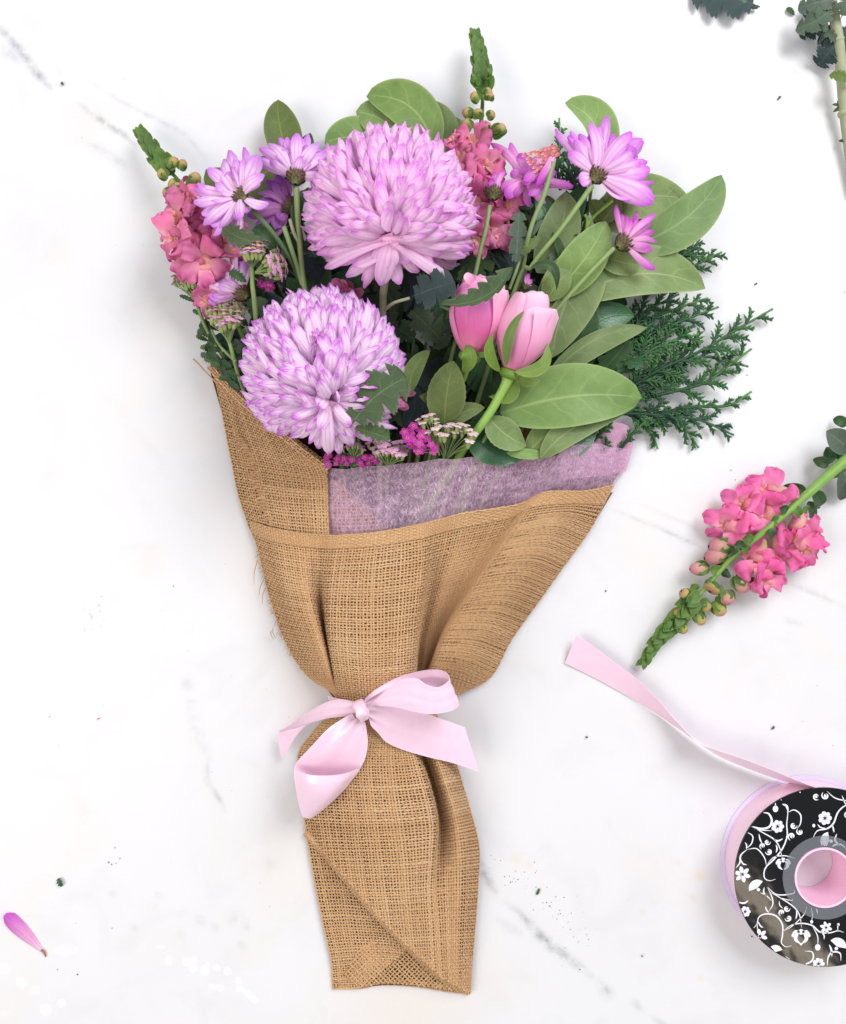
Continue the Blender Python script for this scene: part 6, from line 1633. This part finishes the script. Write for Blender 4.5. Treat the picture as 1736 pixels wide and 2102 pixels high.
for b_, t_, w_ in (((200, 350), (80, 300), 40), ((230, 440), (170, 400), 40), ((260, 520), (205, 580), 60), ((280, 560), (215, 500), 50), ((210, 340), (330, 300), 60)):
    lz(y, 'R5', b_, t_, w_, M_DARK, 'toothed', 84, 76, arch=4)
y = ythings('fan shaped yarrow head left of the lower pompon bloom', 'R5', (440, 620), 130)
yarrow(y, pt('R5', 425, 640, 140), fan('R5', (425, 640), (260, 440, 540, 400), (110, 176), 5, 7, R_), M_YPINK, 6, 1.2, 2.0, (0, .9, .15))
stem(y, [(*q('R5', 420, 610), 140), (*q('R5', 450, 720), 136), (*q('R5', 510, 920), 90), (540, 900, 40), (610, 1010, 32), (760, 1390, 34)], [3.2, 3.8, 4, 4.4, 4.4], M_STEM)
stem(y, [(*q('R5', 300, 540), 120), (*q('R5', 360, 650), 130), (*q('R5', 470, 760), 132)], [2.2, 2.6, 3], M_STEM)
for b_, t_, w_ in (((330, 640), (285, 560), 60), ((350, 740), (272, 690), 70), ((360, 780), (300, 780), 60), ((440, 800), (360, 760), 70), ((480, 860), (400, 830), 60), ((480, 700), (540, 620), 60), ((500, 960), (420, 900), 60), ((520, 950), (560, 820), 60), ((300, 600), (290, 680), 60), ((330, 700), (280, 620), 60)):
    lz(y, 'R5', b_, t_, w_, M_DARK, 'toothed', 110, 100, arch=4, fold=.2)
y = ythings('yarrow head with mauve rim above the paper, left of the magenta one', 'R5', (1510, 1480), 150)
yarrow(y, pt('R5', 1520, 1500, 92), fan('R5', (1520, 1490), (1395, 1370, 1680, 1400), (130, 176), 4, 8, R_), M_YPINK, 7, .95, 1.8, (0, .85, .3))
tail_stem(y, *q('R5', 1520, 1495), 92, 3.6, M_STEM)
y = ythings('purple yarrow head peeping over the paper beside the burlap corner', 'R5', (1280, 1450), 140)
yarrow(y, pt('R5', 1270, 1480, 92), [pt('R5', 1100 + R_.random() * 340, 1415 + R_.random() * 60, 126 + R_.random() * 18) for k in range(26)], M_YMAG, 8, .85, 1.6, (0, .3, .95))
yarrow(y, pt('R5', 1280, 1440, 134), fan('R5', (1280, 1440), (1215, 1370, 1345, 1380), (134, 150), 2, 4, R_), M_YPINK, 9, .8, 1.6, (0, .8, .3))
tail_stem(y, *q('R5', 1270, 1480), 92, 3.4, M_STEM)
y = ythings('bright magenta yarrow cluster above the paper', 'T3', (430, 1800), 170)
yarrow(y, pt('T3', 420, 1960, 96), [pt('T3', x + R_.gauss(0, 12), yy + R_.gauss(0, 12), 172 + R_.random() * 18) for x, yy in ((280, 1740), (330, 1710), (390, 1700), (440, 1710), (300, 1790), (350, 1790), (330, 1840), (390, 1810), (450, 1800), (500, 1810), (370, 1880), (430, 1870), (480, 1880), (400, 1930), (450, 1920), (540, 1860), (580, 1900), (560, 1950), (520, 1770), (470, 1740), (350, 1750))], M_YMAG, 10, 1.0, 1.8, (0, .25, .95))
tail_stem(y, *q('T3', 420, 1955), 96, 3.4, M_STEM)
y = ythings('white yarrow head with slender green stalks above the paper', 'T3', (760, 1850), 180)
yarrow(y, pt('T3', 690, 2030, 98), [pt('T3', x, yy, 178 + R_.random() * 24) for x, yy in ((530, 1790), (600, 1760), (650, 1820), (730, 1740), (790, 1790), (870, 1780), (910, 1730), (850, 1720), (690, 1830), (960, 1830), (930, 1890), (980, 1810), (620, 1720), (760, 1720), (940, 1760), (700, 1730), (810, 1730))], M_YWHITE, 11, 1.12, 1.6, (.05, .9, .2))
yarrow(y, pt('T3', 640, 1960, 140), [pt('T3', x, yy, 184 + R_.random() * 16) for x, yy in ((440, 1650), (480, 1690), (540, 1640), (600, 1650), (610, 1690), (560, 1620), (500, 1630))], M_YWHITE, 12, 1.05, 1.6, (-.1, .9, .2))
tail_stem(y, *q('T3', 690, 2020), 98, 3.4, M_STEM)
# green leaf clumps behind yarrow at the left edge
lf = thing('dark_leaf_spray', 'ferny dark leaves at the left edge above the burlap corner', 'leaves', P(450, 700, 20), 'dark leaves deep in the bouquet')
for k in range(64):
    x = R_.uniform(270, 560); yy = R_.uniform(480, 930)
    if yy > 560 + (x - 250) * 1.4 + 120: continue
    an = R_.uniform(1.8, 3.6)
    lz(lf, 'R5', (x, yy), (x + math.cos(an) * 90, yy - abs(math.sin(an)) * 90 - 10), R_.uniform(40, 66), R_.choice([M_DARK, M_DARK, M_GREY, M_SNAPLEAF]), 'toothed', R_.uniform(50, 84), R_.uniform(50, 84), arch=4, fold=.2)

# ---- loose things on the marble
lp = thing('fallen_petal', 'single lilac chrysanthemum petal lying on the marble at the lower left', 'petal', P(50, 1917, 0))
put('petal', DM[M_MUMC.name][3], frame(P(84, 1950, 3), P(11, 1876, 7), (.1, .1, 1), 33, 60), lp)
stem(lp, [(84, 1950, 3), (90, 1955, 3), (94, 1964, 2)], [2.4, 2.2, 1.2], simple_mat('dry_tip', lin(170, 110, 90), None, .7, .1), 'dry_base')
cl = thing('chrysanthemum_leaf', 'dark blue green lobed leaf lying at the top edge of the picture', 'leaf', P(1490, 15, 0))
leaf(cl, P(1560, 14, 12), P(1420, -22, 6), 112, M_SLATE, 'lobed', name='blade', arch=6, fold=.1, ruff=2)
stem(cl, [(1555, 14, 10), (1543, 16, 8)], [4, 3.4], M_GREY, 'leaf_stalk')
lz(cl, 'S8', (720, 20), (560, -20), 60, M_GLOSS, 'lance', 16, 14, name='blade')
cs_ = thing('cut_chrysanthemum_stem', 'grey green cut stem with wilted leaves along the upper right edge', 'stem', P(1700, 100, 0))
stem(cs_, [(*q('S8', 1560, -150), 46), (*q('S8', 1610, 130), 44), (*q('S8', 1660, 430), 40), (*q('S8', 1690, 760), 34), (*q('S8', 1720, 1150), 26), (*q('S8', 1770, 1560), 18), (*q('S8', 1830, 2000), 12)], [10, 10, 10.5, 10.5, 10, 9.5, 9], M_STEMGY, seg=60, n=12)
for (x, yy, z) in ((1655, 430, 40), (1715, 1190, 26)):
    mb = MB(); ovoid_geo(mb, pt('S8', x - 6, yy - 60, z), pt('S8', x + 6, yy + 50, z), 25, None, 10, 8); mb.build('node', M_STEMGY, cs_)
for (b_, t_, w_, mt, sh, zb, zt, kw) in (((1600, 60), (1215, 305), 250, M_GREY, 'lobed', 64, 40, dict(bend=10, arch=10, fold=.15, ruff=3)), ((1640, 20), (1240, 100), 260, M_GREY, 'lobed', 56, 48, dict(arch=14, fold=.1)), ((1650, 440), (1440, 680), 290, M_SLATE, 'lobed', 40, 14, dict(arch=10, fold=.2, ruff=4)), ((1600, 300), (1250, 360), 200, M_SLATE, 'lobed', 24, 14, dict(arch=6)),
                                      ((1560, 330), (1420, 260), 120, M_GREY, 'toothed', 40, 46, dict(arch=6)), ((1640, 460), (1480, 330), 120, M_GREY, 'lobed', 44, 36, dict(arch=8, fold=.3)), ((1600, 240), (1440, 470), 60, M_GREY, 'lance', 34, 20, dict(arch=5)), ((1800, 860), (1565, 780), 150, M_OLIVE, 'toothed', 50, 46, dict(arch=8, fold=.2)), ((1690, 1120), (1600, 1075), 50, M_OLIVE, 'toothed', 28, 18, dict(arch=3)), ((1690, 1110), (1600, 1160), 44, M_OLIVE, 'lance', 28, 16, dict(arch=3)),
                                      ((1680, 1120), (1645, 1040), 40, M_OLIVE, 'lance', 28, 18, dict(arch=3)), ((1730, 1470), (1660, 1455), 44, M_DARK, 'toothed', 20, 14, dict(arch=3)), ((1740, 1480), (1700, 1410), 30, M_DARK, 'lance', 20, 14, dict(arch=3)), ((1680, 200), (1760, -60), 260, M_GREY, 'lobed', 60, 66, dict(arch=10)), ((1660, 300), (1790, 420), 200, M_SLATE, 'lobed', 30, 20, dict(arch=6)), ((1690, 420), (1760, 640), 160, M_SLATE, 'lobed', 34, 20, dict(arch=6)), ((1560, 200), (1330, 330), 240, M_SLATE, 'lobed', 20, 8, dict(arch=5)), ((1620, 500), (1490, 620), 200, M_SLATE, 'lobed', 24, 8, dict(arch=5)), ((1560, 0), (1290, 160), 260, M_SLATE, 'lobed', 24, 14, dict(arch=5)), ((1600, 420), (1440, 420), 190, M_SLATE, 'lobed', 18, 8, dict(arch=5))):
    lz(cs_, 'S8', b_, t_, w_, mt, sh, zb, zt, **kw)
def scrap(label, u, v, L, ang, mt, sh='toothed', name='leaf_scrap'):
    o_ = thing(name, label, 'leaf scrap', P(u, v, 0), 'leaf scraps on the marble')
    d = Vector((math.cos(ang), -math.sin(ang))) * L / 2
    leaf(o_, P(u - d.x, v - d.y, 2), P(u + d.x, v + d.y, 3), L * (.34 if sh == 'strap' else .7), mt, sh, name='blade', arch=1.5, fold=.3)
scrap('small dark green leaf scrap beside the cut stem at the top right', 1622, 24, 22, 2.4, M_DARK)
scrap('small dark green leaf scrap lying above the fallen petal', 124, 1812, 20, 2.0, M_GLOSS, 'lobed')
scrap('tiny green clipping on the marble right of the burlap base', 1104, 1830, 15, 1.2, M_GLOSS, 'strap')
scrap('tiny grey green clipping near the upper right corner below the loose leaf', 1599, 201, 10, .9, M_GREY)
scrap('tiny green sprig scrap above the ribbon spool', 1586, 1494, 9, 1.0, M_DARK, 'lobed')
scrap('tiny dark scrap right of the horizontal sage leaf', 1551, 583, 7, .6, M_SLATE)
scrap('tiny dark scrap left of the pink ribbon bow tail end of the spool', 1204, 1513, 6, 2.8, M_DARK)
scrap('dark purple scrap near the grey vein at the upper left', 128, 172, 9, 2.1, M_SLATE)
scrap('tiny red petal scrap left of the ribbon bow', 202, 1475, 7, .5, M_FADED, 'strap')
scrap('tiny dark clipping in line with the marble vein at the lower right', 1318, 1962, 6, 2.5, M_SLATE, 'strap')
# crumbs of soil and pollen
mb = MB(); R_ = random.Random(4)
def crumb(u, v, r):
    p = P(u, v, 0); a = R_.random() * 3
    e = Vector((math.cos(a), math.sin(a), 0)) * r
    ovoid_geo(mb, p - e + UP3 * r * .4, p + e + UP3 * r * .4, r * R_.uniform(1.0, 1.6), None, 6, 5)
for k in range(64):
    f = R_.random(); crumb(1020 + f * 180 + R_.gauss(0, 22), 1770 + f * 150 + R_.gauss(0, 22), R_.uniform(.5, 1.3))
for k in range(16): crumb(190 + R_.gauss(0, 12), 1272 + R_.gauss(0, 16), R_.uniform(.5, 1.3))
for (u, v, r) in ((236, 1740, 1.6), (223, 1770, 1.8), (229, 1774, 1.5), (238, 1772, 1.3), (246, 1762, 1.4), (102, 1471, 1.6), (1243, 1213, 2.2), (159, 2000, 2.0), (118, 1990, 1.3), (356, 1203, 1.4), (1543, 1797 + 125, 2.0), (1190, 1990, 1.6), (230, 1905, 1.3), (1500, 1095 - 130, 1.5), (1533, 770, 1.6), (1509, 985, 1.3), (1632, 148, 1.4), (1907 / 1.1, 600, 1.4)): crumb(u, v, r)
for k in range(60): crumb(R_.uniform(10, 1720), R_.choice([R_.uniform(1100, 2090), R_.uniform(20, 2090)]), R_.uniform(.4, .9))
o_ = mb.build('crumbs', simple_mat('dark_crumb', lin(84, 84, 88), lin(60, 58, 60), .8, .1))
tag(o_, 'scattered dark crumbs of pollen and soil on the marble', 'crumbs', None, 'stuff')
